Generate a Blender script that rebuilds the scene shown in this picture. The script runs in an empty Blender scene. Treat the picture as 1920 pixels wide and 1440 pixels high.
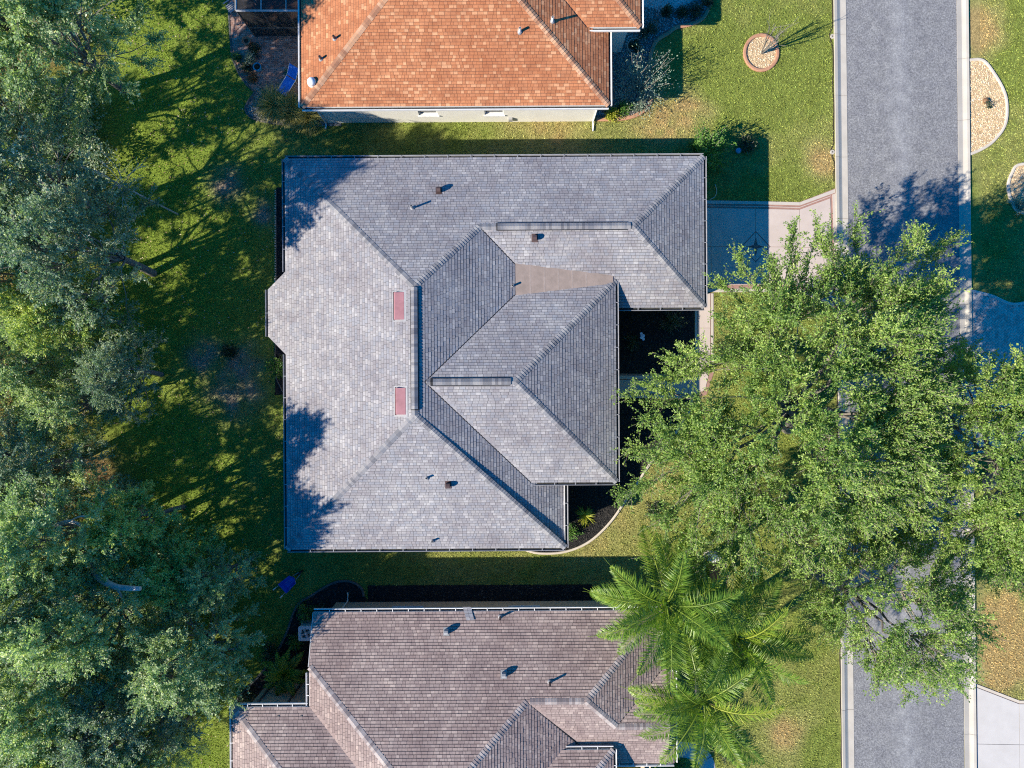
import bpy, math
import numpy as np
from mathutils import Matrix, Vector

# ------------------------------------------------------------------ scene, camera, light
SC = bpy.context.scene
COL = SC.collection
R = math.radians
H = 36.6            # camera height over the lawn (m)
S = 35.0            # photograph pixels per metre on the ground
cam = bpy.data.cameras.new("camera"); cam.lens = 24.0; cam.sensor_width = 36.0
cam.clip_start = 0.1; cam.clip_end = 3000
camo = bpy.data.objects.new("camera", cam); COL.objects.link(camo)
camo.location = (0, 0, H); camo.rotation_euler = (0, 0, 0)
SC.camera = camo

SUN_EL = R(32.4); SUN_DIR = Vector((-0.917, -0.399, 0)).normalized()   # plan direction towards the sun
world = bpy.data.worlds.new("World"); SC.world = world; world.use_nodes = True
wn = world.node_tree.nodes; wl = world.node_tree.links
bg = wn["Background"]; sky = wn.new("ShaderNodeTexSky"); sky.sky_type = 'NISHITA'
sky.sun_disc = False; sky.sun_elevation = SUN_EL
sky.sun_rotation = math.atan2(SUN_DIR.x, SUN_DIR.y)
sky.air_density = 1.0; sky.dust_density = 0.2; sky.ozone_density = 6.0
bg.inputs["Strength"].default_value = 0.11
hs = wn.new("ShaderNodeHueSaturation"); hs.inputs["Saturation"].default_value = 1.95; hs.inputs["Value"].default_value = 1.0
wl.new(sky.outputs[0], hs.inputs["Color"]); wl.new(hs.outputs[0], bg.inputs["Color"])
sd = bpy.data.lights.new("sun", 'SUN'); sd.energy = 5.0; sd.angle = R(0.5); sd.color = (1.0, 0.91, 0.765)
so = bpy.data.objects.new("sun", sd); COL.objects.link(so)
tosun = Vector((SUN_DIR.x * math.cos(SUN_EL), SUN_DIR.y * math.cos(SUN_EL), math.sin(SUN_EL)))
so.rotation_euler = tosun.to_track_quat('Z', 'Y').to_euler(); so.location = tosun * 60
vs = SC.view_settings
vs.view_transform = 'Standard'; vs.look = 'None'; vs.gamma = 1.0; vs.exposure = 1.05; vs.use_curve_mapping = False
SC.render.engine = 'CYCLES'
SC.cycles.use_denoising = False
SC.cycles.filter_width = 1.1
SC.cycles.max_bounces = 6; SC.cycles.diffuse_bounces = 3; SC.cycles.transparent_max_bounces = 12

# ------------------------------------------------------------------ helpers
def G(px, py, z=0.0):
    k = (1 - z / H) / S
    return ((px - 960) * k, (720 - py) * k, z)
def G2(px, py, z=0.0): return G(px, py, z)[:2]
def GP(pts, z=0.0): return [G2(a, b, z) for a, b in pts]
def onplane(pl, px, py):
    a, b, c = pl; ux = (px - 960) / S; uy = (720 - py) / S; q = b * ux + c * uy
    z = (a + q) / (1 + q / H)
    return Vector(G(px, py, z))

def rng(seed): return np.random.default_rng(seed)
def _hash(ix, iy, seed):
    h = (ix.astype(np.int64) * 374761393 + iy.astype(np.int64) * 668265263 + seed * 1274126177) & 0xffffffff
    h = ((h ^ (h >> 13)) * 1274126177) & 0xffffffff
    return ((h ^ (h >> 16)) & 0xffff) / 65535.0
def vnoise(x, y, seed=0):
    x = np.asarray(x, float); y = np.asarray(y, float)
    ix = np.floor(x); iy = np.floor(y); fx = x - ix; fy = y - iy
    fx = fx * fx * (3 - 2 * fx); fy = fy * fy * (3 - 2 * fy)
    a = _hash(ix, iy, seed); b = _hash(ix + 1, iy, seed); c = _hash(ix, iy + 1, seed); d = _hash(ix + 1, iy + 1, seed)
    return (a * (1 - fx) + b * fx) * (1 - fy) + (c * (1 - fx) + d * fx) * fy
def fbm(x, y, seed=0, oct=4):
    t = 0; a = .5; n = 0
    for i in range(oct):
        t = t + a * vnoise(x * 2 ** i, y * 2 ** i, seed + i * 17); n += a; a *= .55
    return t / n
def pip(poly, x, y):
    x = np.asarray(x, float); y = np.asarray(y, float); ins = np.zeros(x.shape, bool); n = len(poly)
    for i in range(n):
        x0, y0 = poly[i][0], poly[i][1]; x1, y1 = poly[(i + 1) % n][0], poly[(i + 1) % n][1]
        if y0 == y1: continue
        cnd = ((y0 > y) != (y1 > y)) & (x < (x1 - x0) * (y - y0) / (y1 - y0) + x0)
        ins ^= cnd
    return ins
def smooth_line(pts, n=8, closed=False):
    P = [np.array(p, float) for p in pts]; out = []; m = len(P)
    rngi = range(m if closed else m - 1)
    for i in rngi:
        g = (lambda k: P[k % m]) if closed else (lambda k: P[max(0, min(m - 1, k))])
        p0, p1, p2, p3 = g(i - 1), g(i), g(i + 1), g(i + 2)
        for k in range(n):
            t = k / n
            out.append(tuple(.5 * (2 * p1 + (p2 - p0) * t + (2 * p0 - 5 * p1 + 4 * p2 - p3) * t * t + (3 * p1 - p0 - 3 * p2 + p3) * t ** 3)))
    if not closed: out.append(tuple(P[-1]))
    return out

# ------------------------------------------------------------------ materials
MATS = {}
def new_mat(name):
    m = bpy.data.materials.new(name); m.use_nodes = True; MATS[name] = m
    nt = m.node_tree; b = nt.nodes["Principled BSDF"]
    return m, nt.nodes, nt.links, b
def ramp(nodes, stops, interp='LINEAR'):
    r = nodes.new("ShaderNodeValToRGB"); r.color_ramp.interpolation = interp
    el = r.color_ramp.elements
    while len(el) < len(stops): el.new(0.5)
    for e, (p, c) in zip(el, stops): e.position = p; e.color = (*c, 1)
    return r
def noise(nodes, links, scale, detail=3, rough=.6, coord='Object', vec=None):
    n = nodes.new("ShaderNodeTexNoise"); n.inputs["Scale"].default_value = scale
    n.inputs["Detail"].default_value = detail; n.inputs["Roughness"].default_value = rough
    if vec is None:
        tc = nodes.new("ShaderNodeTexCoord"); vec = tc.outputs[coord]
    links.new(vec, n.inputs["Vector"]); return n
def mixc(nodes, links, fac, a, b, mode='MIX'):
    m = nodes.new("ShaderNodeMix"); m.data_type = 'RGBA'; m.blend_type = mode
    for sock, val in ((m.inputs[0], fac), (m.inputs[6], a), (m.inputs[7], b)):
        if hasattr(val, "is_output"): links.new(val, sock)
        elif isinstance(val, (int, float)): sock.default_value = val
        else: sock.default_value = (*val, 1)
    return m.outputs[2]
def simple(name, c0, c1=None, scale=6.0, rough=.7, metal=0.0, bump=0.0, bscale=60.0, spec=.3):
    m, n, l, b = new_mat(name)
    c1 = c1 or tuple(v * .75 for v in c0)
    ns = noise(n, l, scale); r = ramp(n, [(.3, c1), (.7, c0)]); l.new(ns.outputs["Fac"], r.inputs[0])
    l.new(r.outputs[0], b.inputs["Base Color"])
    b.inputs["Roughness"].default_value = rough; b.inputs["Metallic"].default_value = metal
    b.inputs["Specular IOR Level"].default_value = spec
    if bump:
        nb = noise(n, l, bscale, 2); bp = n.new("ShaderNodeBump"); bp.inputs["Strength"].default_value = bump
        bp.inputs["Distance"].default_value = .02
        l.new(nb.outputs["Fac"], bp.inputs["Height"]); l.new(bp.outputs[0], b.inputs["Normal"])
    return m
def tone_socket(n, l):
    at = n.new("ShaderNodeAttribute"); at.attribute_name = "tone"
    oi = n.new("ShaderNodeObjectInfo"); ad = n.new("ShaderNodeMath"); ad.operation = 'ADD'
    l.new(at.outputs["Fac"], ad.inputs[0]); l.new(oi.outputs["Random"], ad.inputs[1])
    fr = n.new("ShaderNodeMath"); fr.operation = 'FRACT'; l.new(ad.outputs[0], fr.inputs[0])
    return fr.outputs[0]
def shingle_mat(name, cols, stain=(.8, .8, .85), rough=.85):
    m, n, l, b = new_mat(name)
    k = len(cols); r = ramp(n, [(i / k, c) for i, c in enumerate(cols)], 'CONSTANT')
    l.new(tone_socket(n, l), r.inputs[0])
    geo = n.new("ShaderNodeNewGeometry")
    n1 = noise(n, l, .35, 4, .6, vec=geo.outputs["Position"]); r1 = ramp(n, [(.35, tuple(v * .93 for v in stain)), (.62, (1, 1, 1))])
    l.new(n1.outputs["Fac"], r1.inputs[0])
    n2 = noise(n, l, 45, 2, .7, vec=geo.outputs["Position"]); r2 = ramp(n, [(.3, (.72, .72, .72)), (.7, (1.15, 1.15, 1.15))])
    l.new(n2.outputs["Fac"], r2.inputs[0])
    n3 = noise(n, l, 1.7, 5, .65, vec=geo.outputs["Position"]); r3 = ramp(n, [(.3, (.80, .79, .81)), (.55, (1, 1, 1)), (.75, (1.12, 1.10, 1.07))]); l.new(n3.outputs["Fac"], r3.inputs[0])
    c = mixc(n, l, 1.0, r.outputs[0], r1.outputs[0], 'MULTIPLY'); c = mixc(n, l, 1.0, c, r2.outputs[0], 'MULTIPLY'); c = mixc(n, l, 1.0, c, r3.outputs[0], 'MULTIPLY')
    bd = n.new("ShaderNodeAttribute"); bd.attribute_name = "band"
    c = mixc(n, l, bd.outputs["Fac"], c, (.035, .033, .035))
    l.new(c, b.inputs["Base Color"]); b.inputs["Roughness"].default_value = rough
    b.inputs["Specular IOR Level"].default_value = .2
    return m
def leaf_mat(name, stops, trans=.35, rough=.5, spec=.35):
    m, n, l, b = new_mat(name)
    at = n.new("ShaderNodeAttribute"); at.attribute_name = "tone"
    r = ramp(n, stops); l.new(at.outputs["Fac"], r.inputs[0])
    l.new(r.outputs[0], b.inputs["Base Color"]); b.inputs["Roughness"].default_value = rough
    b.inputs["Specular IOR Level"].default_value = spec
    tr = n.new("ShaderNodeBsdfTranslucent")
    c2 = mixc(n, l, 1.0, r.outputs[0], (1.5, 1.6, .7), 'MULTIPLY'); l.new(c2, tr.inputs[0])
    ms = n.new("ShaderNodeMixShader"); ms.inputs[0].default_value = trans
    l.new(b.outputs[0], ms.inputs[1]); l.new(tr.outputs[0], ms.inputs[2])
    l.new(ms.outputs[0], n["Material Output"].inputs["Surface"])
    return m

shingle_mat("grey_shingle", [(0.3026, 0.2938, 0.3049), (0.3207, 0.3099, 0.3157), (0.2844, 0.2802, 0.2976), (0.3526, 0.3387, 0.3364), (0.3071, 0.3072, 0.3274), (0.2935, 0.2775, 0.2852), (0.3981, 0.3856, 0.386), (0.2889, 0.2919, 0.3121), (0.3299, 0.319, 0.3212), (0.3117, 0.2955, 0.3005)], (.86, .84, .86))
shingle_mat("grey_cap", [(.20, .198, .205), (.30, .29, .29), (.235, .238, .25), (.33, .32, .312)])
shingle_mat("orange_shingle", [(0.4589, 0.1867, 0.08635), (0.4827, 0.1994, 0.09368), (0.4398, 0.1741, 0.08057), (0.5495, 0.2541, 0.1257), (0.4636, 0.191, 0.08783), (0.4923, 0.2095, 0.1009), (0.6067, 0.313, 0.1644), (0.4254, 0.1658, 0.07543), (0.4732, 0.1994, 0.09516), (0.4493, 0.1809, 0.08346)], (.9, .84, .82))
shingle_mat("orange_cap", [(.38, .19, .11), (.52, .30, .175), (.44, .235, .135), (.56, .34, .21)])
shingle_mat("brown_shingle", [(0.3259, 0.2498, 0.2247), (0.3459, 0.2685, 0.2404), (0.3057, 0.2329, 0.2122), (0.391, 0.3081, 0.2737), (0.3329, 0.2574, 0.2334), (0.4412, 0.3503, 0.308), (0.3107, 0.2386, 0.2176), (0.3559, 0.2798, 0.2528), (0.3208, 0.2469, 0.2247), (0.371, 0.2892, 0.2597)], (.86, .83, .84))
shingle_mat("brown_cap", [(.25, .21, .20), (.36, .315, .295), (.28, .235, .225), (.42, .37, .345)])
simple("deck", (.06, .06, .062), rough=.95)
simple("deck_orange", (.16, .075, .045), rough=.95)
simple("dark_vent", (.02, .02, .022), rough=.6)
simple("gutter_grey", (.26, .26, .275), (.20, .20, .21), rough=.45)
simple("gutter_white", (0.663, 0.6545, 0.6375), (0.561, 0.5525, 0.5355), 2.5, rough=.45)
simple("gutter_inside", (.05, .05, .045), (.02, .02, .018), 8, rough=.9)
simple("fascia_white", (0.629, 0.6205, 0.595), rough=.6)
simple("stucco_white", (.70, .68, .61), (.64, .62, .555), 1.2, .9, bump=.3, bscale=90)
simple("stucco_beige", (.46, .36, .26), (.40, .31, .22), 1.2, .9, bump=.3, bscale=90)
simple("stucco_grey", (.48, .45, .41), (.42, .39, .35), 1.2, .9, bump=.3, bscale=90)
simple("red_metal", (.34, .16, .175), (.26, .12, .13), 3, .5)
simple("pipe_grey", (.33, .33, .33), rough=.5)
simple("pipe_white", (.8, .8, .78), rough=.4)
simple("vent_brown", (.085, .055, .052), rough=.5)
simple("membrane", (.285, .225, .195), (.22, .175, .15), 2.5, .9, bump=.2, bscale=12)
simple("membrane_seam", (.34, .275, .24), rough=.9)
simple("glass", (.05, .06, .07), rough=.08, spec=.6)
simple("trim_white", (0.68, 0.68, 0.663), rough=.5)
simple("kerb_concrete", (0.425, 0.391, 0.34), (0.357, 0.3272, 0.2848), 1.1, .85, bump=.2)
simple("pink_concrete", (.48, .405, .362), (.42, .35, .31), 1.1, .8, bump=.15)
simple("band_concrete", (0.4644, 0.4128, 0.3612), (0.4214, 0.3698, 0.3225), 1.6, .8, bump=.15)
simple("joint_red", (.33, .19, .155), rough=.9)
simple("inlay_brown", (.17, .12, .115), (.12, .085, .08), 5, .8)
simple("pale_concrete", (0.484, 0.4576, 0.4312), (0.44, 0.4136, 0.3872), 1.2, .85, bump=.15)
simple("joint_dark", (.24, .19, .17), rough=.9)
simple("edge_pale", (.52, .46, .38), (.44, .38, .31), 3, .85)
simple("edge_red", (.42, .225, .135), (.34, .17, .10), 3, .85)
simple("edge_dark", (.12, .12, .11), (.07, .07, .065), 4, .9)
simple("mulch", (.020, .019, .019), (.010, .010, .010), 14, .9, bump=.6, bscale=40)
simple("sand", (.46, .34, .20), (.36, .26, .15), 6, .9)
simple("rock_base", (.12, .115, .11), (.05, .05, .05), 20, .9)
simple("soil", (.035, .028, .02), rough=.95)
simple("bark", (.20, .175, .15), (.09, .08, .07), 9, .9, bump=.5, bscale=30)
simple("pale_bark", (.20, .185, .165), (.10, .092, .082), 9, .9, bump=.4, bscale=30)
simple("grey_limb", (.42, .40, .37), (.28, .265, .245), 7, .9, bump=.3, bscale=30)
simple("twig", (.24, .21, .17), (.15, .13, .105), 5, .9)
simple("palm_trunk", (.33, .30, .26), (.22, .20, .17), 10, .9, bump=.4, bscale=25)
simple("blue_paint", (.015, .10, .55), (.012, .08, .45), 4, .35, spec=.5)
simple("blue_sling", (.02, .17, .62), (.015, .13, .52), 6, .6)
simple("turquoise_glaze", (.02, .33, .55), (.015, .24, .42), 6, .25, spec=.5)
simple("white_paint", (.72, .72, .70), rough=.45)
simple("grey_metal", (.38, .38, .39), (.32, .32, .33), rough=.4, metal=.4)
simple("ac_case", (.55, .55, .54), (.48, .48, .47), rough=.5)
simple("black_metal", (.015, .015, .016), rough=.5)
simple("bronze_frame", (.10, .095, .09), rough=.5)
simple("terracotta", (.40, .20, .12), rough=.8)
simple("box_dark", (.012, .011, .010), (.008, .008, .008), 8, .95, spec=.05)
simple("stump_char", (.01, .01, .012), rough=.95)
simple("brown_rim", (.22, .12, .06), rough=.6)

def speck_mat(name, stops, rough=.9):
    m, n, l, b = new_mat(name)
    r = ramp(n, stops); l.new(tone_socket(n, l), r.inputs[0]); l.new(r.outputs[0], b.inputs["Base Color"])
    b.inputs["Roughness"].default_value = rough; b.inputs["Specular IOR Level"].default_value = .25
    return m
speck_mat("gravel", [(0, (.30, .20, .11)), (.4, (.52, .38, .22)), (.8, (.62, .49, .32)), (1, (.68, .60, .48))])
speck_mat("river_rock", [(0, (.10, .10, .10)), (.5, (.26, .255, .25)), (1, (.46, .45, .44))])
speck_mat("chip", [(0, (.008, .008, .008)), (.6, (.025, .023, .022)), (1, (.06, .055, .05))])
speck_mat("grey_stone", [(0, (.16, .16, .15)), (1, (.42, .41, .39))])
speck_mat("paver", [(0, (.22, .125, .10)), (.3, (.30, .18, .14)), (.6, (.36, .235, .19)), (.85, (.26, .19, .17)), (1, (.42, .32, .27))])
speck_mat("grey_paver", [(0, (.34, .30, .28)), (.5, (.44, .40, .37)), (1, (.52, .47, .43))])
speck_mat("dead_leaf", [(0, (.16, .085, .04)), (.5, (.34, .22, .12)), (1, (.50, .42, .30))])
leaf_mat("oak_leaf", [(0, (0.07444, 0.1337, 0.03043)), (.35, (0.1596, 0.2633, 0.05579)), (.75, (0.2978, 0.405, 0.09128)), (1, (0.5105, 0.5671, 0.1903))])
leaf_mat("wood_leaf", [(0, (0.1101, 0.1866, 0.1094)), (.4, (0.2503, 0.3569, 0.1803)), (.8, (0.4505, 0.5272, 0.2833)), (1, (0.8509, 0.811, 0.5793))], .42)
leaf_mat("wood_leaf_dark", [(0, (0.08094, 0.1495, 0.1118)), (.4, (0.1707, 0.2595, 0.1738)), (.8, (0.3236, 0.3933, 0.2733)), (1, (0.7191, 0.7079, 0.6212))], .4)
leaf_mat("wood_leaf_bright", [(0, (0.1174, 0.182, 0.05086)), (.4, (0.2851, 0.3815, 0.109)), (.8, (0.503, 0.5576, 0.1816)), (1, (0.8048, 0.7629, 0.327))], .35)
leaf_mat("orange_leaf", [(0, (.16, .085, .02)), (.5, (.30, .18, .04)), (1, (.40, .28, .09))], .3)
leaf_mat("palm_leaf", [(0, (0.06331, 0.1343, 0.0169)), (.5, (0.1582, 0.2552, 0.03097)), (1, (0.348, 0.403, 0.0704))], .35, .4)
m = MATS["palm_leaf"]; n, l = m.node_tree.nodes, m.node_tree.links; b = n["Principled BSDF"]
src = b.inputs["Base Color"].links[0].from_socket; oi = n.new("ShaderNodeObjectInfo")
rv = ramp(n, [(0, (.50, .60, .55)), (.45, (.80, .88, .75)), (.8, (1.0, 1.0, .8)), (1, (1.25, 1.08, .8))]); l.new(oi.outputs["Random"], rv.inputs[0])
l.new(mixc(n, l, 1.0, src, rv.outputs[0], 'MULTIPLY'), b.inputs["Base Color"])
leaf_mat("shrub_leaf", [(0, (0.032, 0.096, 0.016)), (.5, (0.08, 0.192, 0.0288)), (1, (0.192, 0.32, 0.064))], .3)
leaf_mat("lime_leaf", [(0, (0.192, 0.228, 0.018)), (.5, (0.336, 0.36, 0.036)), (1, (0.504, 0.504, 0.072))], .35)
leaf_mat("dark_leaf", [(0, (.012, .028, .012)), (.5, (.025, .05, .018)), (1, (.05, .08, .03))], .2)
leaf_mat("silver_leaf", [(0, (0.104, 0.156, 0.117)), (.5, (0.195, 0.26, 0.195)), (1, (0.312, 0.377, 0.286))], .25)
leaf_mat("straw_grass", [(0, (0.126, 0.126, 0.0252)), (.5, (0.28, 0.252, 0.07)), (1, (0.476, 0.406, 0.154))], .3)
leaf_mat("red_leaf", [(0, (.10, .04, .02)), (.5, (.18, .09, .04)), (1, (.28, .17, .08))], .3)

# screen mesh: dark woven screen one can see through
m, n, l, b = new_mat("screen_mesh")
b.inputs["Base Color"].default_value = (.012, .012, .013, 1); b.inputs["Roughness"].default_value = .8
tp = n.new("ShaderNodeBsdfTransparent"); ms = n.new("ShaderNodeMixShader"); ms.inputs[0].default_value = .72
l.new(tp.outputs[0], ms.inputs[1]); l.new(b.outputs[0], ms.inputs[2]); l.new(ms.outputs[0], n["Material Output"].inputs["Surface"])

# lawn soil and grass blades share one colour attribute
m, n, l, b = new_mat("lawn")
at = n.new("ShaderNodeAttribute"); at.attribute_name = "col"
n1 = noise(n, l, 9, 4, .75); r1 = ramp(n, [(.32, (.45, .45, .45)), (.72, (1.25, 1.25, 1.25))]); l.new(n1.outputs["Fac"], r1.inputs[0])
c = mixc(n, l, 1.0, at.outputs["Color"], r1.outputs[0], 'MULTIPLY'); l.new(c, b.inputs["Base Color"])
b.inputs["Roughness"].default_value = .95; b.inputs["Specular IOR Level"].default_value = .1
nb = noise(n, l, 16, 3, .7); bp = n.new("ShaderNodeBump"); bp.inputs["Strength"].default_value = .8; bp.inputs["Distance"].default_value = .05
l.new(nb.outputs["Fac"], bp.inputs["Height"]); l.new(bp.outputs[0], b.inputs["Normal"])
m, n, l, b = new_mat("blade")
at = n.new("ShaderNodeAttribute"); at.attribute_name = "col"; l.new(at.outputs["Color"], b.inputs["Base Color"])
b.inputs["Roughness"].default_value = .6; b.inputs["Specular IOR Level"].default_value = .2
tr = n.new("ShaderNodeBsdfTranslucent"); l.new(at.outputs["Color"], tr.inputs[0])
ms = n.new("ShaderNodeMixShader"); ms.inputs[0].default_value = .3
l.new(b.outputs[0], ms.inputs[1]); l.new(tr.outputs[0], ms.inputs[2]); l.new(ms.outputs[0], n["Material Output"].inputs["Surface"])

# asphalt: pale worn aggregate, lighter along the crown of the road
m, n, l, b = new_mat("asphalt")
tc = n.new("ShaderNodeTexCoord"); sx = n.new("ShaderNodeSeparateXYZ"); l.new(tc.outputs["Object"], sx.inputs[0])
n0 = noise(n, l, .45, 3); n1 = noise(n, l, 13, 5, .9); n2 = noise(n, l, 1.6, 5, .6)
r1 = ramp(n, [(.33, (.075, .075, .08)), (.5, (.185, .184, .19)), (.67, (.36, .355, .36))]); l.new(n1.outputs["Fac"], r1.inputs[0])
def mth(op, a, bb):
    q = n.new("ShaderNodeMath"); q.operation = op
    for i, v in enumerate((a, bb)):
        if v is None: continue
        if hasattr(v, "is_output"): l.new(v, q.inputs[i])
        else: q.inputs[i].default_value = v
    return q.outputs[0]
wob = mth('MULTIPLY', n0.outputs["Fac"], 1.2)
dist = mth('ABSOLUTE', mth('ADD', sx.outputs[0], mth('SUBTRACT', wob, .5)), None)
fac = mth('MAXIMUM', mth('SUBTRACT', 1.0, mth('DIVIDE', dist, .9)), 0.0)
fac = mth('MULTIPLY', fac, mth('MULTIPLY', n2.outputs["Fac"], .4))
c = mixc(n, l, fac, r1.outputs[0], (.38, .385, .40))
r2 = ramp(n, [(.35, (.86, .86, .88)), (.65, (1.08, 1.08, 1.06))]); l.new(n2.outputs["Fac"], r2.inputs[0])
c = mixc(n, l, 1.0, c, r2.outputs[0], 'MULTIPLY'); l.new(c, b.inputs["Base Color"])
b.inputs["Roughness"].default_value = .9; b.inputs["Specular IOR Level"].default_value = .15
bp = n.new("ShaderNodeBump"); bp.inputs["Strength"].default_value = .4; bp.inputs["Distance"].default_value = .02
l.new(n1.outputs["Fac"], bp.inputs["Height"]); l.new(bp.outputs[0], b.inputs["Normal"])

# ------------------------------------------------------------------ mesh helpers
def link(o, parent=None):
    COL.objects.link(o)
    if parent is not None: o.parent = parent
    return o
def raw_mesh(name, V, loops, counts, mat, tone=None, col=None, smooth=False, band=None):
    """fast mesh from numpy arrays: V (n,3), loops flat vertex indices, counts per face"""
    V = np.asarray(V, np.float32); loops = np.asarray(loops, np.int32); counts = np.asarray(counts, np.int32)
    me = bpy.data.meshes.new(name); me.vertices.add(len(V)); me.vertices.foreach_set("co", V.ravel())
    me.loops.add(len(loops)); me.loops.foreach_set("vertex_index", loops)
    me.polygons.add(len(counts)); st = np.concatenate([[0], np.cumsum(counts)[:-1]]).astype(np.int32)
    me.polygons.foreach_set("loop_start", st)
    try: me.polygons.foreach_set("loop_total", counts)
    except Exception: pass
    me.polygons.foreach_set("use_smooth", np.full(len(counts), bool(smooth)))
    me.update(calc_edges=True)
    if tone is not None:
        a = me.attributes.new("tone", 'FLOAT', 'FACE'); a.data.foreach_set("value", np.asarray(tone, np.float32))
    if band is not None:
        a = me.attributes.new("band", 'FLOAT', 'FACE'); a.data.foreach_set("value", np.asarray(band, np.float32))
    if col is not None:
        dom = 'FACE' if len(col) == len(counts) and len(col) != len(V) else 'POINT'
        a = me.attributes.new("col", 'FLOAT_COLOR', dom)
        cc = np.ones((len(col), 4), np.float32); cc[:, :3] = col; a.data.foreach_set("color", cc.ravel())
    if mat: me.materials.append(MATS[mat])
    return me
def obj(name, me, parent=None, loc=(0, 0, 0)):
    o = bpy.data.objects.new(name, me); o.location = loc
    return link(o, parent)
class MB:
    """collects faces; build() makes one mesh object"""
    def __init__(s): s.V = []; s.F = []; s.T = []
    def add(s, vs, fs, tone=0.0):
        k = len(s.V); s.V += [tuple(v) for v in vs]; s.F += [tuple(i + k for i in f) for f in fs]; s.T += [tone] * len(fs); return s
    def box(s, x0, x1, y0, y1, z0, z1, tone=0.0):
        return s.add([(x0, y0, z0), (x1, y0, z0), (x1, y1, z0), (x0, y1, z0), (x0, y0, z1), (x1, y0, z1), (x1, y1, z1), (x0, y1, z1)],
                     [(3, 2, 1, 0), (4, 5, 6, 7), (0, 1, 5, 4), (1, 2, 6, 5), (2, 3, 7, 6), (3, 0, 4, 7)], tone)
    def prism(s, poly, z0, z1, tone=0.0, bottom=True):
        n = len(poly); a = sum(poly[i][0] * poly[(i + 1) % n][1] - poly[(i + 1) % n][0] * poly[i][1] for i in range(n))
        if a < 0: poly = poly[::-1]
        vs = [(p[0], p[1], z0) for p in poly] + [(p[0], p[1], z1) for p in poly]
        fs = [tuple(range(n, 2 * n))] + [(i, (i + 1) % n, n + (i + 1) % n, n + i) for i in range(n)]
        if bottom: fs.append(tuple(range(n - 1, -1, -1)))
        return s.add(vs, fs, tone)
    def tube(s, pts, rad, n=8, caps=True, tone=0.0):
        P = [Vector(p) for p in pts]; rs = rad if hasattr(rad, "__len__") else [rad] * len(P); vs = []; fs = []
        for i, p in enumerate(P):
            d = (P[min(i + 1, len(P) - 1)] - P[max(i - 1, 0)]).normalized()
            a = d.cross(Vector((0, 0, 1)) if abs(d.z) < .9 else Vector((1, 0, 0))).normalized(); b2 = d.cross(a)
            for k in range(n):
                t = 2 * math.pi * k / n; vs.append(p + (a * math.cos(t) + b2 * math.sin(t)) * rs[i])
        for i in range(len(P) - 1):
            for k in range(n):
                fs.append((i * n + k, i * n + (k + 1) % n, (i + 1) * n + (k + 1) % n, (i + 1) * n + k))
        if caps: fs += [tuple(range(n - 1, -1, -1)), tuple(range((len(P) - 1) * n, len(P) * n))]
        return s.add(vs, fs, tone)
    def lathe(s, prof, n=20, c=(0, 0, 0), tone=0.0):
        vs = []; fs = []
        for r_, z in prof:
            for k in range(n):
                t = 2 * math.pi * k / n; vs.append((c[0] + r_ * math.cos(t), c[1] + r_ * math.sin(t), c[2] + z))
        for i in range(len(prof) - 1):
            for k in range(n):
                fs.append((i * n + k, i * n + (k + 1) % n, (i + 1) * n + (k + 1) % n, (i + 1) * n + k))
        fs += [tuple(range(n - 1, -1, -1)), tuple(range((len(prof) - 1) * n, len(prof) * n))]
        return s.add(vs, fs, tone)
    def mesh(s, name, mat, smooth=False):
        me = bpy.data.meshes.new(name); me.from_pydata(s.V, [], s.F); me.update()
        a = me.attributes.new("tone", 'FLOAT', 'FACE'); a.data.foreach_set("value", np.asarray(s.T, np.float32))
        if smooth: me.polygons.foreach_set("use_smooth", np.ones(len(s.F), bool))
        me.materials.append(MATS[mat]); return me
    def build(s, name, mat, parent=None, loc=(0, 0, 0), smooth=False):
        return obj(name, s.mesh(name, mat, smooth), parent, loc)
def tag(o, label=None, cat=None, group=None, kind=None):
    if label: o["label"] = label
    if cat: o["category"] = cat
    if group: o["group"] = group
    if kind: o["kind"] = kind
    return o
def empty(name, loc, rz=0.0):
    o = bpy.data.objects.new(name, None); o.location = loc; o.rotation_euler = (0, 0, rz); o.empty_display_size = .3
    COL.objects.link(o); return o
def thing(name, label, cat, loc, rz=0.0, group=None):
    return tag(empty(name, loc, rz), label, cat, group)
def rel(parent): return tuple(-parent.location)          # child offset so that its vertices are world coordinates
def strip(line, w, z0, z1, mb=None):
    """swept box along a plan polyline"""
    mb = mb or MB(); P = [np.array(p[:2], float) for p in line]; L = []; Rr = []
    for i, p in enumerate(P):
        d = P[min(i + 1, len(P) - 1)] - P[max(i - 1, 0)]; d = d / (np.linalg.norm(d) + 1e-9); nn = np.array((-d[1], d[0]))
        L.append(p + nn * w / 2); Rr.append(p - nn * w / 2)
    vs = []; fs = []
    for a, b2 in zip(L, Rr):
        m_ = (a + b2) / 2; i1 = m_ + (a - m_) * .55; i2 = m_ + (b2 - m_) * .55
        vs += [(a[0], a[1], z0), (a[0], a[1], z1 - .02), (i1[0], i1[1], z1), (i2[0], i2[1], z1), (b2[0], b2[1], z1 - .02), (b2[0], b2[1], z0)]
    n = len(P)
    for i in range(n - 1):
        for k in range(5):
            fs.append((i * 6 + k, i * 6 + k + 1, (i + 1) * 6 + k + 1, (i + 1) * 6 + k))
    fs += [tuple(range(6)), tuple(range((n - 1) * 6 + 5, (n - 1) * 6 - 1, -1))]
    mb.add(vs, fs); return mb
def scatter_in(poly, n, r_):
    xs = [p[0] for p in poly]; ys = [p[1] for p in poly]
    x = r_.uniform(min(xs), max(xs), n); y = r_.uniform(min(ys), max(ys), n); k = pip(poly, x, y); return x[k], y[k]
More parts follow.
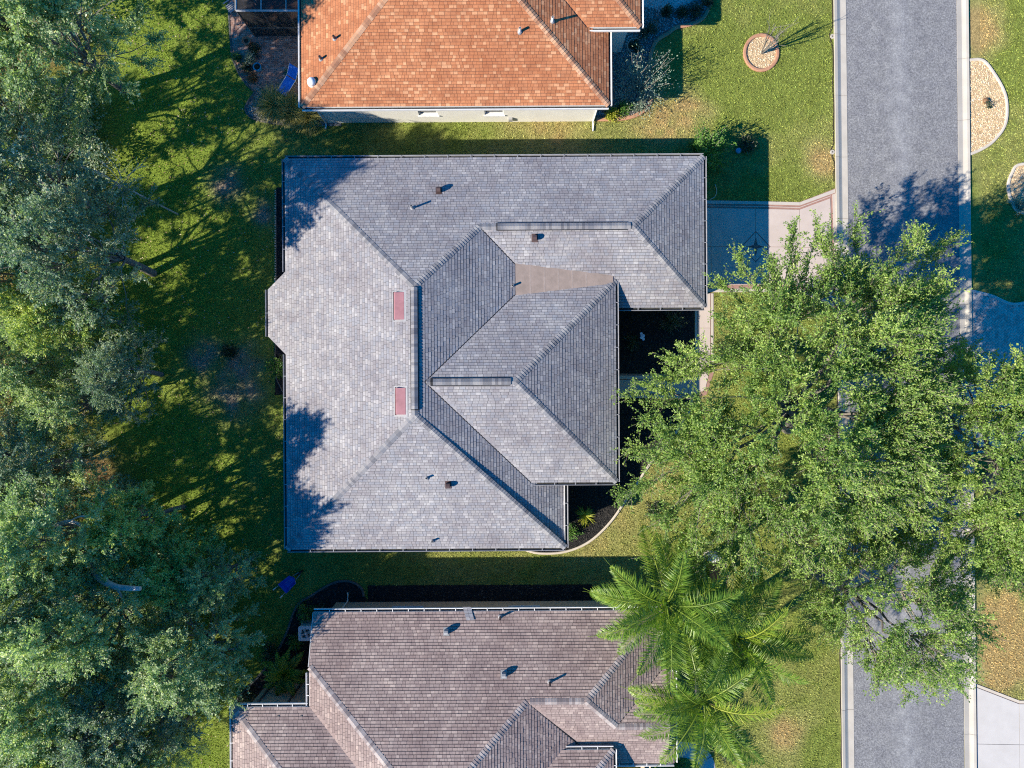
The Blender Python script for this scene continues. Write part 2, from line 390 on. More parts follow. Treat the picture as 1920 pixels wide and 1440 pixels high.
def pebbles(poly, dens, size, seed, z=.02):
    """many little faceted stones as one mesh (V, loops, counts, tone)"""
    r_ = rng(seed); xs = [p[0] for p in poly]; ys = [p[1] for p in poly]
    n = int(dens * (max(xs) - min(xs)) * (max(ys) - min(ys))); x, y = scatter_in(poly, n, r_); n = len(x)
    s = size * r_.uniform(.5, 1.3, (n, 1, 1)); a = r_.uniform(0, 6.28, n)
    base = np.array([(1, 0, 0), (0, .75, 0), (-1, 0, 0), (0, -.75, 0), (.1, .05, .6)])[None] + r_.normal(0, .15, (n, 5, 3))
    ca, sa = np.cos(a)[:, None], np.sin(a)[:, None]
    V = np.empty((n, 5, 3)); V[..., 0] = base[..., 0] * ca - base[..., 1] * sa; V[..., 1] = base[..., 0] * sa + base[..., 1] * ca; V[..., 2] = base[..., 2]
    V = V * s; V[..., 0] += x[:, None]; V[..., 1] += y[:, None]; V[..., 2] += z
    f = np.array([(0, 1, 4), (1, 2, 4), (2, 3, 4), (3, 0, 4)])
    L = (np.arange(n)[:, None, None] * 5 + f[None]).ravel()
    return V.reshape(-1, 3), L, np.full(n * 4, 3), np.repeat(r_.random(n), 4)
def join_arrays(parts):
    V = []; L = []; C = []; T = []; k = 0
    for v, l_, c_, t in parts:
        V.append(v); L.append(np.asarray(l_) + k); C.append(c_); T.append(t); k += len(v)
    return np.concatenate(V), np.concatenate(L), np.concatenate(C), np.concatenate(T)
# ------------------------------------------------------------------ shingle roofs
EXPO = 0.143; BAND = .24
WID = (.16, .21, .27)
def clip_rect(poly, s0, s1, t0, t1):
    def cl(P, ax, val, keep_gt):
        out = []
        for i in range(len(P)):
            a, b = P[i], P[(i + 1) % len(P)]
            ia = (a[ax] >= val) if keep_gt else (a[ax] <= val); ib = (b[ax] >= val) if keep_gt else (b[ax] <= val)
            if ia: out.append(a)
            if ia != ib:
                t = (val - a[ax]) / (b[ax] - a[ax]); out.append((a[0] + (b[0] - a[0]) * t, a[1] + (b[1] - a[1]) * t))
        return out
    P = list(poly)
    for ax, val, g in ((0, s0, True), (0, s1, False), (1, t0, True), (1, t1, False)):
        if len(P) < 3: return []
        P = cl(P, ax, val, g)
    return P if len(P) >= 3 else []
def in_view(x, y, z, m=90):
    k = S / (1 - z / H); px = 960 + x * k; py = 720 - y * k
    return (px > -m) & (px < 1920 + m) & (py > -m) & (py < 1440 + m)

def valley(roof, a, b, w=.055, lift=.016):
    a, b = Vector(a), Vector(b); d = (b - a).normalized(); s_ = Vector((-d.y, d.x, 0)).normalized() * w / 2; up = Vector((0, 0, lift))
    q = [a - s_ + up, b - s_ + up, b + s_ + up, a + s_ + up]; MB().add(q + [v - Vector((0, 0, .03)) for v in q], [(0, 1, 2, 3), (7, 6, 5, 4), (0, 4, 5, 1), (1, 5, 6, 2), (2, 6, 7, 3), (3, 7, 4, 0)]).build("valley_flashing", "dark_vent", roof)
class Roof:
    def __init__(s, house, sh_mat, cap_mat, deck_mat, seed, thick=.010, bandv=.45):
        s.house = house; s.sm = sh_mat; s.cm = cap_mat; s.dm = deck_mat; s.r = rng(seed); s.th = thick; s.bandv = bandv
        s.planes = []; s.lines = []; s.full = []; s.extra = []; s.caps = []
    def plane(s, abc, poly):
        s.planes.append((abc, [tuple(p[:2]) for p in poly])); return len(s.planes) - 1
    def z(s, i, x, y): a, b, c = s.planes[i][0]; return a + b * x + c * y
    def hip(s, low, high, i, j, vent=0):
        s.lines.append((low, high, i, j, vent))
    def frame(s, i):
        a, b, c = s.planes[i][0]; sl = math.hypot(b, c); g = (b / sl, c / sl); L = math.sqrt(1 + sl * sl)
        u = np.array((g[1], -g[0], 0.)); v = np.array((g[0] / L, g[1] / L, sl / L)); nn = np.cross(u, v)
        return g, L, u, v, nn, a, sl
    def build(s):
        house = s.house
        mb = MB()
        for (a, b, c), poly in s.planes:
            P = [(x, y, a + b * x + c * y) for x, y in poly]; n = len(P)
            ar = sum(P[k][0] * P[(k + 1) % n][1] - P[(k + 1) % n][0] * P[k][1] for k in range(n))
            if ar < 0: P = P[::-1]
            mb.add(P, [tuple(range(n))])
        roof = mb.build("roof", s.dm, house, rel(house)); s.obj = roof
        # ---- tabs
        fulls = []
        parts = []
        for i, ((a, b, c), poly) in enumerate(s.planes):
            g, L, u, v, nn, a0, sl = s.frame(i)
            st = [(x * u[0] + y * u[1], (x * g[0] + y * g[1]) * L) for x, y in poly]
            def world(ss, tt, hh):
                ss = np.asarray(ss); tt = np.asarray(tt); d = tt / L
                x = ss * u[0] + d * g[0]; y = ss * u[1] + d * g[1]; zz = a0 + sl * d
                return np.stack([x + nn[0] * hh, y + nn[1] * hh, zz + nn[2] * hh], -1)
            smin = min(p[0] for p in st); smax = max(p[0] for p in st); tmin = min(p[1] for p in st); tmax = max(p[1] for p in st)
            S0 = []; S1 = []; T0 = []; WI = []
            for k in range(int((tmax - tmin) / EXPO) + 1):
                t0 = tmin + k * EXPO; nt = int((smax - smin) / .18) + 6
                w = s.r.integers(0, 3, nt); ww = np.array(WID)[w]; e = smin - s.r.random() * .3 + np.concatenate([[0], np.cumsum(ww)])
                S0.append(e[:-1]); S1.append(e[1:]); T0.append(np.full(nt, t0)); WI.append(w)
            S0 = np.concatenate(S0); S1 = np.concatenate(S1); T0 = np.concatenate(T0); WI = np.concatenate(WI)
            keep = (S1 > smin) & (S0 < smax)
            cen = world((S0 + S1) / 2, T0 + EXPO / 2, 0); keep &= in_view(cen[:, 0], cen[:, 1], cen[:, 2])
            S0, S1, T0, WI = S0[keep], S1[keep], T0[keep], WI[keep]
            ins = np.ones(len(S0), bool); anyi = np.zeros(len(S0), bool)
            for ss, tt in ((S0, T0), (S1, T0), (S0, T0 + EXPO), (S1, T0 + EXPO), ((S0 + S1) / 2, T0 + EXPO / 2)):
                k = pip(st, ss, tt); ins &= k; anyi |= k
            f = np.where(ins)[0]
            cen = world((S0[f] + S1[f]) / 2, T0[f] + EXPO / 2, 0)
            for q, ii in enumerate(f):
                fulls.append((i, S0[ii], S1[ii], T0[ii], WI[ii], cen[q]))
            for ii in np.where(anyi & ~ins)[0]:
                P = clip_rect(st, S0[ii] + .004, S1[ii], T0[ii], T0[ii] + EXPO)
                if len(P) < 3: continue
                P = np.array(P); hh = .003 + s.th * (1 - (P[:, 1] - T0[ii]) / EXPO)
                ar = np.sum(P[:, 0] * np.roll(P[:, 1], -1) - np.roll(P[:, 0], -1) * P[:, 1])
                if ar < 0: P = P[::-1]; hh = hh[::-1]
                w3 = world(P[:, 0], P[:, 1], hh); parts.append((w3, np.arange(len(P)), np.array([len(P)]), np.array([s.r.random()])))
        # nearest 300 become shingle objects of their own, the rest one mesh
        cen = np.array([f[5] for f in fulls]); d = cen[:, 0] ** 2 + cen[:, 1] ** 2 + (H - cen[:, 2]) ** 2
        order = np.argsort(d); own = set(order[:300].tolist())
        tmpl = {}
        def tab_verts(w, th):
            g_ = .006
            B_ = EXPO * (1 - BAND); hb = .003 + th * BAND
            return [(g_, 0, 0), (w - g_, 0, 0), (g_, 0, .003 + th), (w - g_, 0, .003 + th), (w - g_, B_, hb), (g_, B_, hb), (w - g_, EXPO, .003), (g_, EXPO, .003)], \
                   [(2, 3, 4, 5), (5, 4, 6, 7), (0, 1, 3, 2), (0, 2, 5, 7), (1, 6, 4, 3)]
        for w in range(3):
            vs_, fs_ = tab_verts(WID[w], s.th); tmpl[w] = MB().add(vs_, fs_).mesh("shingle", s.sm)
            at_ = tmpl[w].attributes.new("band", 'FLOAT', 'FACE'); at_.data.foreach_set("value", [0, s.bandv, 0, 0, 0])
        frames = [s.frame(i) for i in range(len(s.planes))]
        bi = {}
        for q, (i, s0, s1, t0, w, cc) in enumerate(fulls):
            g, L, u, v, nn, a0, sl = frames[i]
            if q in own:
                dd = t0 / L; o = (s0 * u[0] + dd * g[0], s0 * u[1] + dd * g[1], a0 + sl * dd)
                ob = bpy.data.objects.new("shingle", tmpl[w]); link(ob, roof)
                ob.matrix_basis = Matrix(((u[0], v[0], nn[0], o[0]), (u[1], v[1], nn[1], o[1]), (u[2], v[2], nn[2], o[2]), (0, 0, 0, 1)))
            else: bi.setdefault(i, []).append((s0, s1, t0))
        for i, lst in bi.items():
            g, L, u, v, nn, a0, sl = frames[i]; A = np.array(lst); m_ = len(A)
            th = s.th * s.r.uniform(.6, 1.35, m_); s0 = A[:, 0] + .006; s1 = A[:, 1] - .006; t0 = A[:, 2]; t1 = t0 + EXPO; tb = t0 + EXPO * (1 - BAND)
            def wv(ss, tt, hh):
                dd = tt / L
                return np.stack([ss * u[0] + dd * g[0] + nn[0] * hh, ss * u[1] + dd * g[1] + nn[1] * hh, a0 + sl * dd + nn[2] * hh], -1)
            z0 = np.zeros(m_); t3 = np.full(m_, .003)
            V = np.stack([wv(s0, t0, z0), wv(s1, t0, z0), wv(s0, t0, t3 + th), wv(s1, t0, t3 + th), wv(s1, tb, t3 + th * BAND), wv(s0, tb, t3 + th * BAND), wv(s1, t1, t3), wv(s0, t1, t3)], 1)
            Lp = (np.arange(m_)[:, None] * 8 + np.array([2, 3, 4, 5, 5, 4, 6, 7, 0, 1, 3, 2, 0, 2, 5, 7, 1, 6, 4, 3])[None]).ravel()
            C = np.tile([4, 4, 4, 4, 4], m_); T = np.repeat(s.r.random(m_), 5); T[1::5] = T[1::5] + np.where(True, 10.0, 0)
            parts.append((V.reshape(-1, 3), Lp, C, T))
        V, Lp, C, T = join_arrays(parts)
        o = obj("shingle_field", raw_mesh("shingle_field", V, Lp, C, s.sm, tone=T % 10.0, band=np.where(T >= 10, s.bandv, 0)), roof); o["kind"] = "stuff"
        # ---- hip and ridge caps
        own_caps = 0; rest = MB()
        for low, high, i, j, vent in s.lines:
            A = Vector(low); B = Vector(high); d = (B - A); Ln = d.length; d.normalize()
            ni = Vector(frames[i][4]); nj = Vector(frames[j][4]); up = (ni + nj).normalized()
            def side(nn_, other):
                sd = d.cross(nn_).normalized()
                if sd.dot(other) < 0: sd = -sd       # point away from the other plane's slope
                return sd
            si = side(ni, ni - nj); sj = side(nj, nj - ni)
            w = .155; h0 = .036; h1 = .010; lenc = EXPO + .02
            vs_ = [si * w + ni * (h0 - .008), up * h0, sj * w + nj * (h0 - .008),
                   si * w + ni * h1 + d * lenc, up * (h1 + .004) + d * lenc, sj * w + nj * h1 + d * lenc,
                   si * w - ni * .01, up * -.01, sj * w - nj * .01]
            fs_ = [(0, 1, 4, 3), (1, 2, 5, 4), (6, 7, 1, 0), (7, 8, 2, 1), (6, 0, 3), (8, 5, 2)]
            # outward facing
            test = (vs_[1] - vs_[0]).cross(vs_[4] - vs_[0])
            if test.dot(up) < 0: fs_ = [f[::-1] for f in fs_]
            me = MB().add(vs_, fs_).mesh("ridge_cap", s.cm)
            n = int(Ln / EXPO)
            for k in range(n):
                p = A + d * (k * EXPO)
                if vent and k * EXPO > vent[0] * Ln and k * EXPO < vent[1] * Ln: p = p + up * .055
                if not in_view(p.x, p.y, p.z, 60): continue
                if own_caps < 300:
                    ob = bpy.data.objects.new("ridge_cap", me); ob.location = p; link(ob, roof); own_caps += 1
                else:
                    rest.add([v_ + p for v_ in vs_], fs_, s.r.random())
            if vent:
                a_ = A + d * (vent[0] * Ln); b_ = A + d * (vent[1] * Ln); w2 = .185; m2 = MB()
                sec = lambda q: [q + si * w2 + ni * .004, q + si * w2 + ni * .052, q + up * .06, q + sj * w2 + nj * .052, q + sj * w2 + nj * .004]
                m2.add(sec(a_) + sec(b_), [(0, 1, 6, 5), (1, 2, 7, 6), (2, 3, 8, 7), (3, 4, 9, 8), (0, 4, 3, 2, 1), (5, 6, 7, 8, 9)])
                m2.build("ridge_vent", "dark_vent", roof)
        if rest.V:
            o = rest.build("ridge_cap_run", s.cm, roof); o["kind"] = "stuff"
        return roof

def gutter(house, p0, p1, out, z, mat="gutter_white", hang=.85, w=.125, lip=.028):
    """open trough along an eave; out = plan normal"""
    P0 = Vector((p0[0], p0[1], 0)); P1 = Vector((p1[0], p1[1], 0)); o = Vector((out[0], out[1], 0)); d = (P1 - P0); L = d.length; d.normalize()
    prof = [(0.0, z - .03), (0.004, z - .125), (w - .03, z - .125), (w, z - .02), (w + lip, z - .015), (w + lip, z - .14), (0, z - .14)]
    vs_ = []; fs_ = []
    for q in (P0, P1):
        for a, zz in prof: vs_.append(q + o * a + Vector((0, 0, zz)))
    n = len(prof)
    for k in range(n): fs_.append((k, (k + 1) % n, n + (k + 1) % n, n + k))
    fs_ += [tuple(range(n)), tuple(range(2 * n - 1, n - 1, -1))]
    g = MB().add(vs_, fs_).build("gutter", mat, house, rel(house))
    q = [P0 + o * .02 + Vector((0, 0, z - .112)), P0 + o * (w - .012) + Vector((0, 0, z - .112)), P1 + o * (w - .012) + Vector((0, 0, z - .112)), P1 + o * .02 + Vector((0, 0, z - .112))]
    MB().add([v + Vector((0, 0, dz)) for dz in (0, .012) for v in q], [(0, 1, 2, 3), (7, 6, 5, 4), (0, 1, 5, 4), (2, 3, 7, 6), (1, 2, 6, 5), (0, 3, 7, 4)]).build("gutter_floor", "gutter_inside", g)  # thin dark strip along the bottom of the trough
    if hang:
        c = MB(); a = P0 * 0; side = d * .018
        vs2 = [a - side + Vector((0, 0, -.01)), a + side + Vector((0, 0, -.01)), a + side + o * (w + .01) + Vector((0, 0, -.012)), a - side + o * (w + .01) + Vector((0, 0, -.012))]
        vs2 = vs2 + [v + Vector((0, 0, .012)) for v in vs2]
        me = c.add(vs2, [(3, 2, 1, 0), (4, 5, 6, 7), (0, 1, 5, 4), (1, 2, 6, 5), (2, 3, 7, 6), (3, 0, 4, 7)]).mesh("gutter_hanger", mat)
        for k in range(1, int(L / hang) + 1):
            p = P0 + d * (k * L / (int(L / hang) + 1))
            if in_view(p.x, p.y, z, 40): obj("gutter_hanger", me, g, p + Vector((0, 0, z)))
    # fascia board behind it
    f = [P0 - o * .004, P1 - o * .004, P1 - o * .03, P0 - o * .03]
    MB().add([v + Vector((0, 0, z - .20)) for v in f] + [v + Vector((0, 0, z - .012)) for v in f],
             [(0, 1, 5, 4), (1, 2, 6, 5), (2, 3, 7, 6), (3, 0, 4, 7), (4, 5, 6, 7), (3, 2, 1, 0)]).build("fascia", "fascia_white", house, rel(house))
    return g
def downspout(house, pts, mat):
    return MB().tube(pts, .045, 4).build("downspout", mat, house, rel(house))
def walls(house, poly, z0, z1, mat, openings=()):
    """wall ring as prism; openings are (edge index, along0, along1, zb, zt): built as recessed windows"""
    n = len(poly); mb = MB()
    for i in range(n):
        a = Vector((*poly[i], 0)); b = Vector((*poly[(i + 1) % n], 0)); d = (b - a); L = d.length; d.normalize()
        ops = sorted([o for o in openings if o[0] == i], key=lambda o: o[1]); Q = lambda t, z: a + d * t + Vector((0, 0, z))
        t = 0
        for _, t0, t1, zb, zt in ops:
            mb.add([Q(t, z0), Q(t0, z0), Q(t0, z1), Q(t, z1)], [(0, 1, 2, 3)])
            mb.add([Q(t0, z0), Q(t1, z0), Q(t1, zb), Q(t0, zb)], [(0, 1, 2, 3)])
            mb.add([Q(t0, zt), Q(t1, zt), Q(t1, z1), Q(t0, z1)], [(0, 1, 2, 3)])
            t = t1
        mb.add([Q(t, z0), Q(L, z0), Q(L, z1), Q(t, z1)], [(0, 1, 2, 3)])
        nin = Vector((-d.y, d.x, 0))
        for _, t0, t1, zb, zt in ops:
            dp = nin * .16
            mb.add([Q(t0, zb), Q(t1, zb), Q(t1, zt), Q(t0, zt)] + [Q(t0, zb) + dp, Q(t1, zb) + dp, Q(t1, zt) + dp, Q(t0, zt) + dp],
                   [(0, 1, 5, 4), (1, 2, 6, 5), (2, 3, 7, 6), (3, 0, 4, 7)])
            # window: frame, two sashes
            def bar(ta, tb, za, zb_, d0, d1):
                c = [Q(ta, za) + nin * d0, Q(tb, za) + nin * d0, Q(tb, za) + nin * d1, Q(ta, za) + nin * d1]
                return c + [v + Vector((0, 0, zb_ - za)) for v in c]
            BF = [(3, 2, 1, 0), (4, 5, 6, 7), (0, 1, 5, 4), (1, 2, 6, 5), (2, 3, 7, 6), (3, 0, 4, 7)]
            fr = MB()
            for q in ((t0, t1, zb + .002, zb + .07), (t0, t1, zt - .07, zt - .002), (t0 + .002, t0 + .07, zb + .07, zt - .07), (t1 - .07, t1 - .002, zb + .07, zt - .07), (t0 + .07, t1 - .07, (zb + zt) / 2 - .03, (zb + zt) / 2 + .03)):
                fr.add(bar(*q, .09, .155), BF)
            wo = fr.build("window", "trim_white", house, rel(house))
            for za, zc in ((zb + .07, (zb + zt) / 2 - .03), ((zb + zt) / 2 + .03, zt - .07)):
                MB().add(bar(t0 + .07, t1 - .07, za, zc, .12, .135), BF).build("pane", "glass", wo)
            MB().add(bar(t0 - .06, t1 + .06, zb - .07, zb - .002, -.07, .1), BF).build("sill", "trim_white", wo)
    return mb.build("wall", mat, house, rel(house))
def soffit(house, poly, z, mat="fascia_white"):
    return MB().prism(poly, z - .03, z).build("soffit", mat, house, rel(house))
def pipe_vent(house, p, h=.42, r_=.055, mat="pipe_grey"):
    m_ = MB().tube([p - Vector((0, 0, .05)), p + Vector((0, 0, h))], r_, 10)
    v = m_.build("vent_pipe", mat, house, rel(house), smooth=False)
    MB().lathe([(r_ + .07, -.03), (r_ + .05, .04), (r_ + .012, .07)], 12, p).build("flashing", "gutter_grey", v)
    MB().tube([p + Vector((0, 0, h - .001)), p + Vector((0, 0, h + .004))], r_ * .75, 10).build("bore", "black_metal", v)
    return v
def box_vent(house, p, pl, mat="vent_brown"):
    """goose-neck exhaust: square stub with a curved hood opening down the slope"""
    a, b, c = pl; dn = Vector((-b, -c, 0)).normalized(); sd = Vector((-dn.y, dn.x, 0)); vs_ = []; prof = [(-.10, -.06), (-.10, .20), (-.06, .29), (.04, .32), (.13, .27), (.16, .18), (.16, .12), (.08, -.06)]
    for q in (-.09, .09):
        for t, zz in prof: vs_.append(p + dn * t + sd * q + Vector((0, 0, zz)))
    n = len(prof); fs_ = [(k, (k + 1) % n, n + (k + 1) % n, n + k) for k in range(n)] + [tuple(range(n)), tuple(range(2 * n - 1, n - 1, -1))]
    v = MB().add(vs_, fs_).build("exhaust_vent", mat, house, rel(house))
    q = [p + dn * t + sd * e + Vector((0, 0, -math.hypot(b, c) * t + .022)) for t, e in ((-.18, -.15), (-.18, .15), (.2, .15), (.2, -.15))]
    MB().add(q + [k + Vector((0, 0, -.02)) for k in q], [(0, 1, 2, 3), (7, 6, 5, 4), (0, 1, 5, 4), (1, 2, 6, 5), (2, 3, 7, 6), (3, 0, 4, 7)]).build("flashing", mat, v)
    return v
def off_ridge_vent(house, pl, px0, py0, px1, py1):
    a, b, c = pl; A = onplane(pl, px0, py0); B = onplane(pl, px1, py1); up = Vector((b, c, b * b + c * c)).normalized(); dn = -up
    d = (B - A).normalized(); nn = Vector((-b, -c, 1)).normalized(); vs_ = []
    prof = [(.22, .005), (.22, .10), (.16, .145), (-.26, .03), (-.26, .0)]
    for q in (A, B):
        for t, hh in prof: vs_.append(q + dn * t + nn * hh)
    n = len(prof); v = MB().add(vs_, [(k, (k + 1) % n, n + (k + 1) % n, n + k) for k in range(n)] + [tuple(range(n)), tuple(range(2 * n - 1, n - 1, -1))]).build("ridge_side_vent", "red_metal", house, rel(house))
    fl = [A + dn * .34 + nn * .018 - d * .1, B + dn * .34 + nn * .018 + d * .1, B - dn * .36 + nn * .018 + d * .1, A - dn * .36 + nn * .018 - d * .1]
    MB().add(fl + [k - nn * .012 for k in fl], [(0, 1, 2, 3), (7, 6, 5, 4), (0, 4, 5, 1), (1, 5, 6, 2), (2, 6, 7, 3), (3, 7, 4, 0)]).build("flashing", "gutter_grey", v)
    q = [A + dn * .222 + nn * .012 - d * .03, B + dn * .222 + nn * .012 + d * .03, B + dn * .27 + nn * .06 + d * .03, A + dn * .27 + nn * .06 - d * .03]
    MB().add(q + [k + nn * .01 for k in q], [(0, 1, 2, 3), (7, 6, 5, 4), (0, 1, 5, 4), (2, 3, 7, 6), (1, 2, 6, 5), (3, 0, 4, 7)]).build("louvre", "dark_vent", v)

# ------------------------------------------------------------------ the middle house
house = thing("house", "single-storey house with a pale grey shingle hip roof in the middle", "house", (0, 1, 0), R(.35))
P = .36
ZE, ZW = 2.9, 3.38                               # eave heights: main body and raised entry wing
XW, YN, YS = -11.16, 11.19, -8.10
XG, YGS = 9.52, 3.736                           # garage wing
XR = -4.47
XE = 2.58
XV, YV0, YV1 = 5.06, -4.80, 5.03                 # entry wing
zr = ZE + P * (XR - XW)
rf = Roof(house, "grey_shingle", "grey_cap", "deck", 11)
YR0 = YN - (XR - XW); YR1 = YS + (XR - XW)      # ends of the main ridge
yg = (YN + YGS) / 2; zg = ZE + P * (YN - yg); xg1 = XG - (YN - yg)
tg = (zr - zg) / P; xg0 = XR + tg               # garage ridge runs into the main hip here
yv = (YV0 + YV1) / 2; zv = ZW + P * (YV1 - yv); xv1 = XV - (YV1 - yv); xv0 = XR + (zr - zv) / P
pN = (ZE + P * YN, 0, -P); pW = (ZE - P * XW, P, 0); pS = (ZE - P * YS, 0, P); pE = (zr + P * XR, -P, 0)
pGE = (ZE + P * XG, -P, 0); pGS = (ZE - P * YGS, 0, P)
pVN = (ZW + P * YV1, 0, -P); pVS = (ZW - P * YV0, 0, P); pVE = (ZW + P * XV, -P, 0)
bx0 = onplane(pW, 503, 580).x
i_N = rf.plane(pN, [(XW, YN), (XG, YN), (xg1, yg), (xg0, yg), (XR, YR0)])
by = [onplane(pW, 531, 507).y, onplane(pW, 503, 540).y, onplane(pW, 503, 628).y, onplane(pW, 533, 662).y]
i_W = rf.plane(pW, [(XW, YN), (XW, by[0]), (bx0, by[1]), (bx0, by[2]), (XW, by[3]), (XW, YS), (XR, YR1), (XR, YR0)])
i_S = rf.plane(pS, [(XW, YS), (XE, YS), (XR, YR1)])
# valley meeting point of garage south plane and main east plane
xe_at = lambda z: XR + (zr - z) / P
zc = 3.63; xc = xe_at(zc); ycg = YGS + (zc - ZE) / P; ycv = YV1 - (zc - ZW) / P
xs_ = xe_at(ZW)
i_E = rf.plane(pE, [(XR, YR0), (XR, YR1), (XE, YS), (XE, YV0 + .35), (xs_, YV0), (xv0, yv), (xc, ycv), (xc, ycg), (xg0, yg)])
i_GE = rf.plane(pGE, [(XG, YN), (XG, YGS), (xg1, yg)])
ymeet = 5.06
i_GS = rf.plane(pGS, [(XG, YGS), (4.4, YGS), (4.4, ymeet), (xc, ycg), (xg0, yg), (xg1, yg)])
i_VN = rf.plane(pVN, [(XV, YV1), (xv1, yv), (xv0, yv), (xc, ycv), (xc + .9, YV1)])
i_VE = rf.plane(pVE, [(XV, YV1), (XV, YV0), (xv1, yv)])
i_VS = rf.plane(pVS, [(XV, YV0), (xv1, yv), (xv0, yv), (xs_, YV0)])
rf.hip((XW, YN, ZE), (XR, YR0, zr), i_N, i_W)
rf.hip((xg0, yg, zg), (XR, YR0, zr), i_N, i_E)
rf.hip((XR, YR1, zr), (XR, YR0, zr), i_W, i_E, (.04, .97))
rf.hip((XG, YN, ZE), (xg1, yg, zg), i_N, i_GE)
rf.hip((XG, YGS, ZE), (xg1, yg, zg), i_GE, i_GS)
rf.hip((XW, YS, ZE), (XR, YR1, zr), i_W, i_S)
rf.hip((XE, YS, ZE), (XR, YR1, zr), i_S, i_E)
rf.hip((xg0, yg, zg), (xg1, yg, zg), i_N, i_GS, (.11, .96))
rf.hip((xv0 + .1, yv, zv), (xv1, yv, zv), i_VN, i_VS, (.04, .94))
rf.hip((XV, YV1, ZW), (xv1, yv, zv), i_VN, i_VE)
rf.hip((XV, YV0, ZW), (xv1, yv, zv), i_VE, i_VS)
rf.build()
valley(rf.obj, (xg0, yg, zg), (xc, ycg, zc)); valley(rf.obj, (xv0, yv, zv), (xc, ycv, zc)); valley(rf.obj, (xv0, yv, zv), (xs_, YV0, ZW))
# tan membrane cricket filling the valley between garage and entry wing
def zcr(x): return zc + (x - xc) * (3.42 - zc) / (XV - .1 - xc) + .03
mb = MB(); Nn = 14; top = []; bot = []
for k in range(Nn + 1):
    x = xc + (XV - .12 - xc) * k / Nn; zz = zcr(x); t = min(1, k / 2.0); rnd = .0
    yg_ = YGS + (zz - ZE) / P; yv_ = YV1 - (zz - ZW) / P
    top.append((x, max(yg_ - rnd - .02, (yg_ + yv_) / 2), zz)); bot.append((x, min(yv_ + rnd + .02, (yg_ + yv_) / 2), zz))
vs_ = []
for a, b in zip(top, bot): vs_ += [a, b]
cr = mb.add(vs_, [(2 * k, 2 * k + 1, 2 * k + 3, 2 * k + 2) for k in range(Nn)]).build("valley_cricket", "membrane", house, rel(house))
for k in (2, 4, 6, 8, 10):
    a, b = Vector(top[k]), Vector(bot[k]); up = Vector((0, 0, .006))
    MB().add([a + up, b + up, b + up + Vector((.07, 0, -.006)), a + up + Vector((.07, 0, -.006)), a, b, b + Vector((.07, 0, -.01)), a + Vector((.07, 0, -.01))],
             [(0, 1, 2, 3), (0, 4, 5, 1), (1, 5, 6, 2), (2, 6, 7, 3), (3, 7, 4, 0)]).build("seam", "membrane_seam", cr)
# gutters of the grey house
gm = "gutter_grey"
gutter(house, (XW, YN), (XG, YN), (0, 1), ZE, gm, 1.15)
gutter(house, (XG, YGS), (XG, YN), (1, 0), ZE, gm, 1.15)
gutter(house, (5.15, YGS), (XG, YGS), (0, -1), ZE, gm, 1.15)
gutter(house, (XV, YV0), (XV, YV1), (1, 0), ZW, gm, 1.2)
gutter(house, (xs_ + .15, YV0), (XV, YV0), (0, -1), ZW, gm, 1.2)
gutter(house, (XE, YS), (XE, YV0), (1, 0), ZE, gm, 1.2)
gutter(house, (XW, YS), (XE, YS), (0, -1), ZE, gm, 1.15)
gutter(house, (XW, by[0]), (XW, YN), (-1, 0), ZE, gm, 1.2)
gutter(house, (bx0, by[2]), (bx0, by[1]), (-1, 0), pW[0] + P * bx0, gm, 1.2)
gutter(house, (XW, YS), (XW, by[3]), (-1, 0), ZE, gm, 1.2)
soffit(house, [(XW, YN), (XG, YN), (XG, YGS), (XE + .5, YGS), (XE, YGS), (XE, YS), (XW, YS)], ZE - .13)
soffit(house, [(1.3, YV0), (XV, YV0), (XV, YV1), (1.3, YV1)], ZW - .13)
walls(house, [(-10.75, -7.83), (2.17, -7.83), (2.17, 4.15), (9.1, 4.15), (9.1, 10.78), (-10.75, 10.78)], 0, ZE - .14, "stucco_grey")
walls(house, [(1.6, -4.36), (4.6, -4.36), (4.6, 4.5), (1.6, 4.5)], 0, ZW - .14, "stucco_grey")
walls(house, [(-11.75, by[2] + .25), (-10.8, by[2] + .25), (-10.8, by[1] - .25), (-11.75, by[1] - .25)], 0, 2.3, "stucco_grey")
gd = MB().box(9.105, 9.14, 5.0, 9.9, .03, 2.3).build("garage_door", "trim_white", house, rel(house))
for k in range(4):
    for q in range(4):
        MB().box(9.141, 9.16, 5.12 + q * 1.2, 6.1 + q * 1.2, .12 + k * .55, .55 + k * .55).build("door_panel", "trim_white", gd)
MB().box(4.605, 4.66, -.55, .55, .05, 2.4).build("front_door", "box_dark", house, rel(house))
for px, py, pl, h in ((775, 389, pN, .45), (962, 537, pVN, .42), (799, 895, pS, .26), (809, 1013, pS, .26)):
    pipe_vent(house, onplane(pl, px, py), h)
for px, py, pl in ((825, 357, pN), (1004, 446, pGS), (839, 908, pS)):
    box_vent(house, onplane(pl, px, py), pl)
off_ridge_vent(house, pW, 749, 547, 749, 598)
off_ridge_vent(house, pW, 751, 726, 751, 776)

